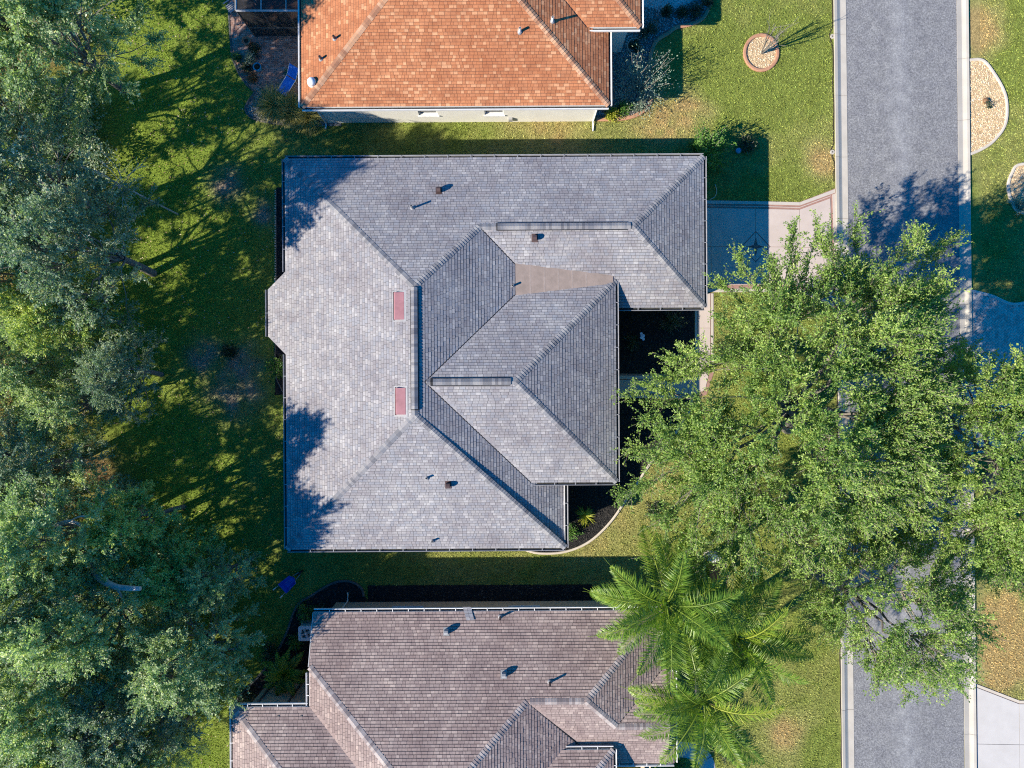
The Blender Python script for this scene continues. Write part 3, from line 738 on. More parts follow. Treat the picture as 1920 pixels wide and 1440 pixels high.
# ------------------------------------------------------------------ the orange roofed house at the top
ZT, ZTW = 2.95, 3.35
hs2 = thing("house", "house with an orange brown shingle roof and white side wall at the top", "house", (-2.8, 20, 0), R(.35))
X0, X1, Y0 = -10.40, 4.73, 13.70; xr = (X0 + X1) / 2; run = xr - X0; zt = ZT + P * run; Y9 = 34.0
XW2, YW2 = 6.23, 17.34
qS = (ZT - P * Y0, 0, P); qW = (ZT - P * X0, P, 0); qE = (ZT + P * X1, -P, 0)
qWS = (ZTW - P * YW2, 0, P); qWE = (ZTW + P * XW2, -P, 0)
r2 = Roof(hs2, "orange_shingle", "orange_cap", "deck_orange", 22)
k_S = r2.plane(qS, [(X0, Y0), (X1, Y0), (xr, Y0 + run)])
k_W = r2.plane(qW, [(X0, Y0), (xr, Y0 + run), (xr, Y9), (X0, Y9)])
xv_ = X1 - (ZTW - ZT) / P; ywr = YW2 + 3.6; zwr = ZTW + P * 3.6; xwv = X1 - (zwr - ZT) / P
k_E = r2.plane(qE, [(X1, Y0), (X1, YW2 + .3), (xv_, YW2), (xwv, ywr), (xwv, Y9), (xr, Y9), (xr, Y0 + run)])
k_WS = r2.plane(qWS, [(xv_, YW2), (XW2, YW2), (XW2 - 3.6, ywr), (xwv, ywr)])
k_WE = r2.plane(qWE, [(XW2, YW2), (XW2, YW2 + 7.2), (XW2 - 3.6, ywr)])
r2.hip((X0, Y0, ZT), (xr, Y0 + run, zt), k_S, k_W)
r2.hip((X1, Y0, ZT), (xr, Y0 + run, zt), k_S, k_E)
r2.hip((XW2, YW2, ZTW), (XW2 - 3.6, ywr, zwr), k_WS, k_WE)
r2.build()
valley(r2.obj, (xwv, ywr, zwr), (xv_, YW2, ZTW))
gm = "gutter_white"
gutter(hs2, (X0, Y0), (X1, Y0), (0, -1), ZT, gm, 0, lip=.05)
gutter(hs2, (X0, Y0), (X0, Y9), (-1, 0), ZT, gm, 0, lip=.05)
gutter(hs2, (X1, Y0), (X1, YW2), (1, 0), ZT, gm, 0, lip=.05)
gutter(hs2, (xv_ + .15, YW2), (XW2, YW2), (0, -1), ZTW, gm, 0, lip=.05)
gutter(hs2, (XW2, YW2), (XW2, YW2 + 7.2), (1, 0), ZTW, gm, 0, lip=.05)
soffit(hs2, [(X0, Y0), (X1, Y0), (X1, Y9), (X0, Y9)], ZT - .13)
soffit(hs2, [(2.4, YW2), (XW2, YW2), (XW2, YW2 + 7.2), (2.4, YW2 + 7.2)], ZTW - .13)
wx0, wx1, wy0 = X0 + .36, X1 - .36, Y0 + .34
w1 = lambda px: (px - 960) / S * .945 - wx0
walls(hs2, [(wx0, wy0), (wx1, wy0), (wx1, Y9 - .4), (wx0, Y9 - .4)], 0, ZT - .14, "stucco_white",
      [(0, w1(779), w1(816), .95, 2.35), (0, w1(906), w1(943), .95, 2.35)])
walls(hs2, [(3.4, YW2 + .38), (XW2 - .42, YW2 + .38), (XW2 - .42, YW2 + 6.8), (3.4, YW2 + 6.8)], 0, ZTW - .14, "stucco_white")
downspout(hs2, [(X0 + .25, Y0 - .1, ZT - .12), (wx0 + .07, wy0 - .06, ZT - .5), (wx0 + .07, wy0 - .06, .12), (wx0 + .02, wy0 - .35, .06)], "gutter_white")
downspout(hs2, [(X1 - .3, Y0 - .1, ZT - .12), (wx1 - .07, wy0 - .06, ZT - .5), (wx1 - .07, wy0 - .06, .12), (wx1 - .07, wy0 - .55, .06)], "gutter_white")
MB().box(w1(952) + wx0, w1(952) + wx0 + .2, wy0 - .12, wy0 - .002, .3, .62).build("meter_box", "pipe_grey", hs2, rel(hs2))
for px, py, pl, h in ((627, 71, qW, .30), (601, 109, qW, .30), (974, 60, qS, .36), (1035, 41, qE, .40)):
    pipe_vent(hs2, onplane(pl, px, py), h, .06, "pipe_white" if px > 900 else "vent_brown")
p = onplane(qW, 584, 153)
dv = MB().lathe([(.24, -.10), (.24, .02), (.20, .10), (.22, .14), (.17, .24), (.06, .29), (.01, .295)], 18, p).build("dome_vent", "pipe_white", hs2, rel(hs2), smooth=True)

# ------------------------------------------------------------------ the brown roofed house at the bottom
hs3 = thing("house", "house with a mottled brown shingle roof and white gutters at the bottom", "house", (-1, -16, 0), R(.35))
ZB = 2.9; r3 = Roof(hs3, "brown_shingle", "brown_cap", "deck", 33, .014, .6)
yn = -11.22; XB = -9.76; hx, hy = -9.73, -13.57; zh = ZB + P * (yn - hy)
ry = -15.06; rz_ = ZB + P * (yn - ry); rx0, rx1 = .70, 3.525; ex = rx1 + (rz_ - ZB) / P
s_ = ((rx0 - hx) - (hy - ry)) / 2; ax_, ay_ = rx0 - s_, ry - s_; az_ = rz_ + P * s_
bN = (ZB + P * yn, 0, -P); bW = (zh - P * hx, P, 0); bE2 = (ZB + P * ex, -P, 0); bS2 = (rz_ - P * ry, 0, P)
bEb = (rz_ + P * rx0, -P, 0)
fy = -16.55; fz = rz_ + P * (fy - ry); fx = rx1 + (rz_ - fz) / P; FX = 7.62
bFN = (fz + P * fy, 0, -P)
wy, wz = -15.49, zh; WX = -13.44
bWN = (wz + P * wy, 0, -P); bWW = (wz - P * WX, P, 0)
vy, vz, vx1 = -17.68, 3.67, 4.885; bVN = (vz + P * vy, 0, -P); bVE = (vz + P * vx1, -P, 0)
vx0 = rx0 + (rz_ - vz) / P
j_N = r3.plane(bN, [(XB, yn), (ex, yn), (rx1, ry), (rx0, ry), (ax_, ay_), (hx, hy), (XB, hy)])
j_W = r3.plane(bW, [(hx, hy), (ax_, ay_), (ax_, -23.5), (-9.73 + (wy + 23.5), -23.5), (-9.73, wy)])
j_Eb = r3.plane(bEb, [(rx0, ry), (rx0 + 2.9, ry - 2.9), (vx0, vy), (vx0 - 4.6, vy - 4.6), (ax_, ay_)])
j_E2 = r3.plane(bE2, [(ex, yn), (ex, fy + (fz - ZB) / P), (fx, fy), (rx1, ry)])
j_S2 = r3.plane(bS2, [(rx0, ry), (rx1, ry), (fx, fy), (FX, fy), (FX, -18.72), (rx0 + 3.86, -18.72)])
j_FN = r3.plane(bFN, [(fx, fy), (FX, fy + (FX - fx)), (FX, fy)])
j_WN = r3.plane(bWN, [(WX, wy), (-9.73, wy), (-9.73 + 6, wy - 6), (WX + 6, wy - 6)])
j_WW = r3.plane(bWW, [(WX, wy), (WX + 6, wy - 6), (WX, wy - 6)])
j_VN = r3.plane(bVN, [(vx0, vy), (vx1, vy), (vx1 - 4.6, vy - 4.6), (vx0 - 4.6, vy - 4.6)])
j_VE = r3.plane(bVE, [(vx1, vy), (vx1 - 4.6, vy - 4.6), (vx1, vy - 4.6)])
pent = (3.10 + P * FX, -P, 0)
j_P = r3.plane(pent, [(FX + .02, -14.2), (FX + .02, -18.72), (FX + .36, -18.72), (FX + .36, -14.2)])
r3.hip((hx, hy, zh), (ax_, ay_, az_), j_N, j_W)
r3.hip((rx0, ry, rz_), (ax_, ay_, az_), j_N, j_Eb)
r3.hip((ex, yn, ZB), (rx1, ry, rz_), j_N, j_E2)
r3.hip((fx, fy, fz), (rx1, ry, rz_), j_E2, j_S2)
r3.hip((rx0 + .15, ry, rz_), (rx1, ry, rz_), j_N, j_S2)
r3.hip((fx, fy, fz), (FX, fy, fz), j_FN, j_S2)
r3.hip((WX, wy, wz), (WX + 6, wy - 6, wz + 6 * P), j_WN, j_WW)
r3.hip((vx1, vy, vz), (vx1 - 4.6, vy - 4.6, vz + 4.6 * P), j_VN, j_VE)
r3.build()
valley(r3.obj, (rx0, ry, rz_), (rx0 + 2.9, ry - 2.9, rz_ - 2.9 * P)); valley(r3.obj, (fx, fy, fz), (FX - .15, fy + FX - .15 - fx, fz - (FX - .15 - fx) * P), .04)
gm = "gutter_white"
gutter(hs3, (XB, yn), (ex, yn), (0, 1), ZB, gm, .8, lip=.04)
gutter(hs3, (WX, wy), (-9.85, wy), (0, 1), wz, gm, .75, lip=.04)
gutter(hs3, (WX, wy - 6), (WX, wy), (-1, 0), wz, gm, .9, lip=.035)
gutter(hs3, (-9.77, wy), (-9.77, hy - .3), (-1, 0), zh - .02, gm, .75, lip=.035)
gutter(hs3, (vx0 + .2, vy), (vx1, vy), (0, 1), vz, gm, .8, lip=.04)
gutter(hs3, (vx1, vy - 4.6), (vx1, vy), (1, 0), vz, gm, .8, lip=.04)
gutter(hs3, (FX + .36, -18.72), (FX + .36, -14.2), (1, 0), 2.965, gm, 0, lip=.04)
gutter(hs3, (rx0 + 3.9, -18.74), (FX + .36, -18.74), (0, -1), rz_ + P * (-18.72 - ry), gm, .8, lip=.04)
# rake board along the open gable edge of the north slope
a = Vector((XB - .02, yn, ZB)); b = Vector((XB - .02, hy, zh))
MB().add([a, b, b + Vector((0, 0, -.2)), a + Vector((0, 0, -.2)), a + Vector((-.03, 0, 0)), b + Vector((-.03, 0, 0)), b + Vector((-.03, 0, -.2)), a + Vector((-.03, 0, -.2))],
         [(0, 1, 2, 3), (7, 6, 5, 4), (0, 4, 5, 1), (2, 6, 7, 3)]).build("rake_board", "fascia_white", hs3, rel(hs3))
# gable wall over the pent strip at the front
MB().prism([(FX - .22, -14.6), (FX - .12, -14.6), (FX - .12, -18.6), (FX - .22, -18.6)], 2.6, 2.95).build("gable_wall", "stucco_beige", hs3, rel(hs3))
soffit(hs3, [(XB, yn), (ex, yn), (ex, -14.2), (FX + .36, -14.2), (FX + .36, -18.7), (3, -18.7), (3, -24), (XB, -24)], ZB - .13)
soffit(hs3, [(WX, wy), (-9.5, wy), (-9.5, wy - 6), (WX, wy - 6)], wz - .14)
walls(hs3, [(XB + .38, -24), (6.85, -24), (6.85, yn - .42), (XB + .38, yn - .42)], 0, ZB - .14, "stucco_beige", [(2, 6.84 - 1.4, 6.84 + .1, 1.0, 2.3), (2, 11.5, 13.0, 1.0, 2.3)])
walls(hs3, [(WX + .4, wy - 6), (-9.3, wy - 6), (-9.3, wy - .42), (WX + .4, wy - .42)], 0, wz - .15, "stucco_beige")
walls(hs3, [(-9.32, wy - 2), (-8.9, wy - 2), (-8.9, hy - .35), (-9.32, hy - .35)], 0, zh - .1, "stucco_beige")
downspout(hs3, [(XB + .9, yn + .1, ZB - .12), (XB + 1.0, yn - .34, ZB - .55), (XB + 1.0, yn - .34, .12), (XB + 1.0, yn + .1, .06)], "gutter_white")
# screened lean-to frame in the corner between the wing and the body
for x in (-12.7, -11.2, -10.1):
    MB().box(x - .04, x + .04, wy - .41, wy - .33, 0, 3.9).build("corner_post", "bronze_frame", hs3, rel(hs3))
for px, py, pl, h in ((939, 1157, bN, .40), (1031, 1280, bN, .42)):
    pipe_vent(hs3, onplane(pl, px, py), h, .055, "vent_brown")
for px, py, pl in ((838, 1184, bN), (945, 1265, bN)):
    box_vent(hs3, onplane(pl, px, py), pl, "pipe_grey")
# replacement shingle strip left lying near the north gutter
c = onplane(bN, 876, 1150); sv = Vector((0, -1, P)).normalized(); nn = Vector((0, P, 1)).normalized(); uu = Vector((1, 0, 0))
for k in range(4):
    for q in range(2):
        o_ = c + sv * (.16 * k - .3) + uu * (.2 * q - .2 + .05 * k) + nn * (.035 + .004 * (k + q))
        vv = [o_, o_ + uu * .19, o_ + uu * .24 + sv * .15, o_ + uu * .05 + sv * .15]
        MB().add([v - nn * .012 for v in vv] + vv, [(3, 2, 1, 0), (4, 5, 6, 7), (0, 1, 5, 4), (1, 2, 6, 5), (2, 3, 7, 6), (3, 0, 4, 7)]).build("patch_shingle", "grey_shingle", hs3, rel(hs3))
# ------------------------------------------------------------------ ground, road, kerbs
DRY = [(1540, 305, 32, 1.0), (1838, 60, 48, 1.1), (1885, 1180, 75, 1.3), (1880, 1260, 60, 1.2), (1240, 225, 55, .9), (1475, 1375, 38, .8), (1305, 205, 40, .6),
       (1020, 240, 110, .55), (1420, 300, 60, .35), (1180, 1010, 90, .22), (1120, 1045, 60, .2), (1480, 150, 90, -.35), (1340, 130, 60, -.4), (1540, 1400, 50, -.5),
       (1900, 130, 50, -.6), (1460, 350, 40, -.25), (1640, 1120, 60, .3), (1870, 430, 60, -.2), (640, 250, 90, -.2), (900, 1075, 150, .1)]
WOOD = [(140, 1030, 45), (0, 800, 55), (175, 1000, 40), (30, 120, 45), (60, 100, 60), (30, 1120, 25), (20, 1400, 40), (180, 880, 60), (110, 1400, 40), (430, 1220, 25), (250, 1330, 40), (130, 740, 40)]
SANDY = [(450, 690, 40), (385, 670, 34), (425, 345, 30), (440, 730, 45), (495, 400, 22)]
def lawn_col(x, y):
    px = 960 + x * S; py = 720 - y * S
    d = fbm(x * .22, y * .22, 5, 4) * .9 - .30 + (fbm(x * 1.3, y * 1.3, 9, 3) - .5) * .5
    left = np.clip((620 - px) / 250, 0, 1)
    d = d - left * .22
    for a, b, r_, w in DRY: d = d + w * np.exp(-((px - a) ** 2 + (py - b) ** 2) / (r_ * r_)) * (.6 + .8 * vnoise(x * 2, y * 2, 3))
    d = np.clip(d, 0, 1)[..., None]
    green = np.array((.295, .355, .075)); mid = np.array((.44, .43, .145)); dry = np.array((.58, .43, .18))
    c = np.where(d < .45, green + (mid - green) * d / .45, mid + (dry - mid) * (d - .45) / .55)
    lg = np.array((.28, .42, .045)); c = c * (1 - left[..., None] * .55) + lg * left[..., None] * .55
    w = np.zeros_like(px)
    for a, b, r_ in WOOD: w = np.maximum(w, np.exp(-((px - a) ** 2 + (py - b) ** 2) / (r_ * r_)) * 1.2)
    w = np.maximum(w, np.clip((230 - px + 90 * np.clip((py - 950) / 200, 0, 1.2)) / 120, 0, .75)); w = np.clip(w * (.35 + vnoise(x * 1.1, y * 1.1, 31)), 0, 1)[..., None]
    c = c * (1 - w) + np.array((.26, .17, .075)) * w
    s = np.zeros_like(px)
    for a, b, r_ in SANDY: s = np.maximum(s, np.exp(-((px - a) ** 2 + (py - b) ** 2) / (r_ * r_)))
    s = np.clip(s * 1.5 * vnoise(x * 1.8, y * 1.8, 41) + s * .2, 0, 1)[..., None]
    c = c * (1 - s) + np.array((.46, .38, .28)) * s
    return c * (.82 + .36 * vnoise(x * 6, y * 6, 77))[..., None]
gx = np.concatenate([[-700, -250, -90, -45], np.linspace(-32, 32, 257), [45, 90, 250, 700]])
gy = np.concatenate([[-700, -250, -90, -38], np.linspace(-25, 25, 201), [38, 90, 250, 700]])
XX, YY = np.meshgrid(gx, gy); nx, ny = len(gx), len(gy)
V = np.stack([XX, YY, np.zeros_like(XX)], -1).reshape(-1, 3)
idx = np.arange(nx * ny).reshape(ny, nx); q = np.stack([idx[:-1, :-1], idx[:-1, 1:], idx[1:, 1:], idx[1:, :-1]], -1).reshape(-1, 4)
g = obj("ground", raw_mesh("ground", V, q.ravel(), np.full(len(q), 4), "lawn", col=lawn_col(XX, YY).reshape(-1, 3) * .62)); tag(g, kind="structure")

def lerp_edge(x_top, x_bot, py): return x_top + (x_bot - x_top) * py / 1440
RL, RR_, KL, KR = (1586, 1600), (1794, 1808), (1563, 1581), (1814, 1831)
ys = [-3500, 0, 720, 1440, 4900]
rd = [G2(lerp_edge(*RL, y), y) for y in ys]; rr = [G2(lerp_edge(*RR_, y), y) for y in ys]
ang = math.atan2((RL[1] - RL[0]), 1440)
road_mid = G2(1697, 720)
mb = MB(); Mi = Matrix.Rotation(-ang, 3, 'Z')
road = empty("road", (road_mid[0], road_mid[1], 0), ang)
o = MB()
hw = (G2(1794, 0)[0] - G2(1586, 0)[0]) / 2 + .02
o.add([(-hw, -90, .012), (hw, -90, .012), (hw, 90, .012), (-hw, 90, .012), (0, -90, .05), (0, 90, .05)], [(0, 4, 5, 3), (4, 1, 2, 5)])
o.build("asphalt", "asphalt", road); tag(road, kind="structure")

def kerb(name, edge_in, edge_out, joints_start, label):
    """rolled concrete kerb of separate cast slabs"""
    p0 = G2((edge_in[0] + edge_out[0]) / 2, 0); p1 = G2((edge_in[1] + edge_out[1]) / 2, 1440); d = Vector((p1[0] - p0[0], p1[1] - p0[1], 0)); Lk = d.length; d.normalize()
    k = empty(name, (p0[0], p0[1], 0), math.atan2(d.x, -d.y)); tag(k, kind="structure")
    sgn = 1 if edge_in[0] > edge_out[0] else -1
    w = abs(edge_in[0] - edge_out[0]) / S; hw = w / 2
    prof = [(sgn * hw, -.1), (sgn * hw, .03), (sgn * hw * .1, .012), (-sgn * hw * .1, .035), (-sgn * hw * .55, .10), (-sgn * hw, .115), (-sgn * hw, -.1)]
    sl = 3.29; gap = .014; vs_ = [(x, y, z) for y in (-gap / 2, -sl + gap / 2) for x, z in prof]; n = len(prof)
    fs_ = [(i, (i + 1) % n, n + (i + 1) % n, n + i) for i in range(n)] + [tuple(range(n)), tuple(range(2 * n - 1, n - 1, -1))]
    if sgn < 0: fs_ = [f[::-1] for f in fs_]
    me = MB().add(vs_, [f[::-1] for f in fs_]).mesh("kerb_slab", "kerb_concrete")
    y = joints_start / S + sl * 2
    while y > -Lk - sl * 3:
        obj("kerb_slab", me, k, (0, y, 0)); y -= sl
    MB().box(-hw * .98, hw * .98, -Lk - 12, 8, -.1, .004).build("kerb_joint", "joint_dark", k)
kerb("kerb", RL, KL, -64, "")
kerb("kerb", RR_, KR, -110, "")
# dark cut edge of the lawn along the left kerb, bulging round the meter lids
eL = []
for py in range(-80, 1600, 12):
    x = lerp_edge(*KL, py) - 2.5
    for c, a in ((68, 6), (285, 8)): x -= a * math.exp(-((py - c) / 9) ** 2)
    if 350 < py < 585: continue
    eL.append((py, x + .8 * math.sin(py * .07)))
for rng_ in ((-90, 350), (585, 1600)):
    ln = [G2(x, py) for py, x in eL if rng_[0] <= py <= rng_[1]]
    tag(strip(ln, .055, -.02, .022).build("lawn_edge_cut", "soil"), kind="structure")
for px, py, lb in ((1561, 285, "small round meter lid by the kerb above the pink driveway"), (1561, 68, "small round meter lid by the kerb near the round gravel bed")):
    t = thing("meter_lid", lb, "meter lid", (*G2(px, py), 0), group="meter lids along the kerb")
    MB().lathe([(.13, 0), (.13, .03), (.11, .04)], 18).build("rim", "kerb_concrete", t); MB().lathe([(.035, .038), (.035, .046)], 8).build("lid_hole", "black_metal", t)

# ------------------------------------------------------------------ driveways and walks
def slab_set(root, slabs, mat, z0, z1, name="slab"):
    for poly in slabs: MB().prism(GP(poly), z0, z1).build(name, mat, root)
def shrink(poly, m):
    """inset convex polygon in px"""
    n = len(poly); a = sum(poly[i][0] * poly[(i + 1) % n][1] - poly[(i + 1) % n][0] * poly[i][1] for i in range(n)); s = 1 if a > 0 else -1; out = []
    for i in range(n):
        p0 = np.array(poly[i - 1], float); p1 = np.array(poly[i], float); p2 = np.array(poly[(i + 1) % n], float)
        d1 = (p1 - p0) / np.linalg.norm(p1 - p0); d2 = (p2 - p1) / np.linalg.norm(p2 - p1); n1 = np.array((-d1[1], d1[0])) * s; n2 = np.array((-d2[1], d2[0])) * s
        b = n1 + n2; b = b / max(.3, b.dot(n1)); out.append(tuple(p1 + b * m))
    return out
drv = tag(empty("driveway", (0, 0, 0)), kind="structure")
MB().prism(GP([(1280, 374), (1500, 378.5), (1566, 353), (1575, 353), (1580, 580), (1566, 578), (1500, 548), (1280, 548)]), -.05, .014).build("joint_bed", "joint_red", drv)
cells = [[(1281, 389), (1333, 390), (1333, 462), (1281, 461.5)], [(1333, 390), (1416, 391), (1417, 462.5), (1333, 462)], [(1416, 391), (1499, 393), (1500, 463.5), (1417, 462.5)],
         [(1499, 393), (1557, 371.5), (1560, 464.5), (1500, 463.5)],
         [(1281, 461.5), (1333, 462), (1334, 534), (1281, 534)], [(1333, 462), (1417, 462.5), (1418, 534), (1334, 534)], [(1417, 462.5), (1500, 463.5), (1500, 534), (1418, 534)],
         [(1500, 463.5), (1560, 464.5), (1563, 560), (1500, 534)]]
slab_set(drv, [shrink(c, .35) for c in cells], "pink_concrete", .0, .032)
bands = [[(1281, 375), (1416, 377), (1416, 383.2), (1281, 381.5)], [(1416, 377), (1500, 379), (1500, 385.4), (1416, 383.2)], [(1500, 379), (1566, 354), (1566, 361.5), (1500, 385.4)],
         [(1560.5, 364.5), (1567, 362), (1572, 572), (1566.5, 570)], [(1281, 541), (1418, 541), (1418, 548), (1281, 548)], [(1418, 541), (1500, 541), (1500, 548), (1418, 548)], [(1500, 541), (1564, 569), (1564, 577), (1500, 548)]]
slab_set(drv, [shrink(c, .3) for c in bands], "band_concrete", .0, .036, "border_slab")
lines = [[(1281, 384.8), (1416, 386.3), (1499.5, 388.3), (1558, 366.5), (1558, 367.7), (1499.5, 389.6), (1416, 387.6), (1281, 386.1)]]
for ln in lines:
    for i in range(3):
        quad = [ln[i], ln[i + 1], ln[len(ln) - 2 - i], ln[len(ln) - 1 - i]]
        MB().prism(GP(quad), .0, .03).build("border_slab", "pink_concrete", drv)
# compass rose stained into the slab
cx, cy = 1417, 462.5; dd = 27.5
def flat(poly, z, name, mat): MB().prism(GP(poly), z - .003, z).build(name, mat, drv)
corners = [(cx, cy - dd * 1.07), (cx + dd, cy), (cx, cy + dd * 1.07), (cx - dd, cy)]
for i in range(4):
    a = np.array(corners[i]); b = np.array(corners[(i + 1) % 4]); c = np.array((cx, cy)); f = .93
    flat([tuple(a), tuple(b), tuple(c + (b - c) * f), tuple(c + (a - c) * f)], .037, "compass_border", "inlay_brown")
for i in range(4):
    t = math.pi / 2 * i; L = 17.5 if i % 2 else 14; ux, uy = math.cos(t), math.sin(t); wx, wy_ = -uy, ux
    for sg in (-1, 1):
        flat([(cx + ux * .6 + wx * sg * .5, cy + uy * .6 + wy_ * sg * .5), (cx + ux * 4 + wx * 3.4 * sg, cy + uy * 4 + wy_ * 3.4 * sg), (cx + ux * L + wx * .25 * sg, cy + uy * L + wy_ * .25 * sg)], .038, "compass_point", "inlay_brown")
walk = tag(empty("front_walk", (0, 0, 0)), kind="structure")
MB().prism(GP([(1303, 549), (1338, 549), (1338, 700), (1325, 740), (1290, 752), (1150, 748), (1150, 700), (1290, 702), (1303, 690)]), -.05, .012).build("joint_bed", "joint_red", walk)
slab_set(walk, [shrink(c, .3) for c in ([(1309, 550), (1332, 550), (1332, 615), (1309, 615)], [(1309, 615), (1332, 615), (1332, 690), (1309, 690)],
                                        [(1309, 690), (1332, 690), (1322, 732), (1292, 743), (1288, 712), (1304, 706)],
                                        [(1150, 712), (1218, 712), (1218, 738), (1150, 738)], [(1218, 712), (1288, 712), (1291, 740), (1218, 738)])], "pink_concrete", 0, .03)
slab_set(walk, [shrink(c, .25) for c in ([(1303, 550), (1308, 550), (1308, 690), (1303, 690)], [(1333, 550), (1338, 550), (1338, 700), (1333, 692)],
                                         [(1150, 704), (1288, 704), (1288, 711), (1150, 711)], [(1150, 739), (1290, 741), (1290, 747), (1150, 746)])], "band_concrete", 0, .034, "border_slab")

drv2 = tag(empty("driveway", (0, 0, 0)), kind="structure")     # pale one, lower right
MB().prism(GP([(1829, 1281), (1912, 1313), (2080, 1313), (2080, 1560), (1832, 1560)]), -.05, .012).build("joint_bed", "joint_dark", drv2)
slab_set(drv2, [shrink(c, .4) for c in ([(1831, 1289), (1911, 1320), (1912, 1396.5), (1832, 1395)], [(1911, 1320), (2080, 1320), (2080, 1399), (1912, 1396.5)],
                                        [(1832, 1395), (1912, 1396.5), (1913, 1480), (1833, 1480)], [(1912, 1396.5), (2080, 1399), (2080, 1480), (1913, 1480)],
                                        [(1833, 1480), (1913, 1480), (1913, 1560), (1834, 1560)])], "pale_concrete", 0, .03)
slab_set(drv2, [shrink(c, .3) for c in ([(1830, 1282), (1912, 1313.5), (1911, 1319), (1831, 1288)], [(1912, 1313.5), (2080, 1313.5), (2080, 1319), (1911, 1319)])], "edge_pale", 0, .034, "border_slab")

def paver_field(poly, l_, w_, ang, seed, gap=.01, z=.03, herring=True):
    r_ = rng(seed); xs = [p[0] for p in poly]; ys = [p[1] for p in poly]; cx, cy = sum(xs) / len(xs), sum(ys) / len(ys)
    Rd = max(math.hypot(x - cx, y - cy) for x, y in poly) + 1; ca, sa = math.cos(ang), math.sin(ang); quads = []
    nn = int(Rd / w_) + 2
    if herring:
        for i in range(-nn, nn + 1):
            for j in range(-nn, nn + 1):
                m_ = (i - j) % 4
                if m_ == 0: quads.append((i * w_, j * w_, (i + 2) * w_, (j + 1) * w_))
                elif m_ == 3: quads.append((i * w_, j * w_, (i + 1) * w_, (j + 2) * w_))
    else:
        for j in range(-nn, nn + 1):
            for i in range(-nn // 2, nn // 2 + 1):
                x0 = i * l_ + (j % 2) * l_ / 2; quads.append((x0, j * w_, x0 + l_, (j + 1) * w_))
    Q = np.array(quads); X = np.stack([Q[:, 0], Q[:, 2], Q[:, 2], Q[:, 0]], 1) + np.array([gap, -gap, -gap, gap]) / 2; Y = np.stack([Q[:, 1], Q[:, 1], Q[:, 3], Q[:, 3]], 1) + np.array([gap, gap, -gap, -gap]) / 2
    mx, my = X.mean(1), Y.mean(1); wx = cx + mx * ca - my * sa; wy_ = cy + mx * sa + my * ca; k = pip(poly, wx, wy_); X, Y = X[k], Y[k]; n = len(X)
    zz = z + r_.uniform(-.003, .003, n)
    T = np.stack([cx + X * ca - Y * sa, cy + X * sa + Y * ca, np.repeat(zz[:, None], 4, 1)], -1); B = T.copy(); B[..., 2] = 0
    V = np.concatenate([T, B], 1).reshape(-1, 3); f = np.array([0, 1, 2, 3, 0, 4, 5, 1, 1, 5, 6, 2, 2, 6, 7, 3, 3, 7, 4, 0])
    L = (np.arange(n)[:, None] * 8 + f[None]).ravel(); return V, L, np.full(n * 5, 4), np.repeat(r_.random(n), 5)
POLY = {}
POLY["paver_drive"] = GP([(1819, 546), (1860, 556), (1897, 571), (1960, 571), (1960, 850), (1834, 850), (1822, 780)])
drv3 = tag(empty("driveway", (0, 0, 0)), kind="structure")
MB().prism(POLY["paver_drive"], -.05, .012).build("joint_bed", "joint_dark", drv3)
o = obj("paver_field", raw_mesh("paver_field", *paver_field(POLY["paver_drive"], .23, .115, R(45), 5)[:3], "grey_paver", tone=paver_field(POLY["paver_drive"], .23, .115, R(45), 5)[3]), drv3); o["kind"] = "stuff"
strip(smooth_line(GP([(1820, 545), (1860, 555), (1897, 570), (1930, 566)]), 6), .16, 0, .05).build("border", "pale_concrete", drv3)
POLY["patio"] = GP([(427, -60), (429, 20), (432, 70), (437, 112), (448, 138), (462, 158), (480, 172), (500, 178), (610, 180), (640, -60)])
pat = tag(empty("patio", (0, 0, 0)), kind="structure")
MB().prism(POLY["patio"], -.05, .012).build("joint_bed", "soil", pat)
a4 = paver_field(POLY["patio"], .21, .105, R(3), 6, herring=False)
o = obj("paver_field", raw_mesh("paver_field", *a4[:3], "paver", tone=a4[3]), pat); o["kind"] = "stuff"
strip(GP([(427, -60), (429, 20), (432, 70), (437, 112), (448, 138), (462, 158), (478, 172)]), .12, 0, .045).build("border", "edge_dark", pat)
# curved walks of the neighbours
def ribbon(px_line, w, name, mat, joints):
    ln = smooth_line(GP(px_line), 8); t = tag(empty(name, (0, 0, 0)), kind="structure"); n = len(ln); per = max(2, n // joints)
    MB(); strip(ln, w, -.05, .018).build("joint_bed", "joint_dark", t)
    for k in range(0, n - 1, per):
        seg = ln[k:min(n, k + per + 1)]
        if len(seg) > 1:
            seg = [np.array(p) for p in seg]; seg[0] = seg[0] + (seg[1] - seg[0]) / np.linalg.norm(seg[1] - seg[0]) * .012
            strip([tuple(p) for p in seg], w - .01, 0, .034).build("slab", mat, t)
    return ln
wl1 = ribbon([(1195, -6), (1240, 4), (1275, -2), (1305, -22), (1320, -60)], .95, "front_walk", "pale_concrete", 5)
wl2 = ribbon([(1250, 1406), (1290, 1407), (1318, 1420), (1328, 1450), (1330, 1520)], .85, "front_walk", "pale_concrete", 5)

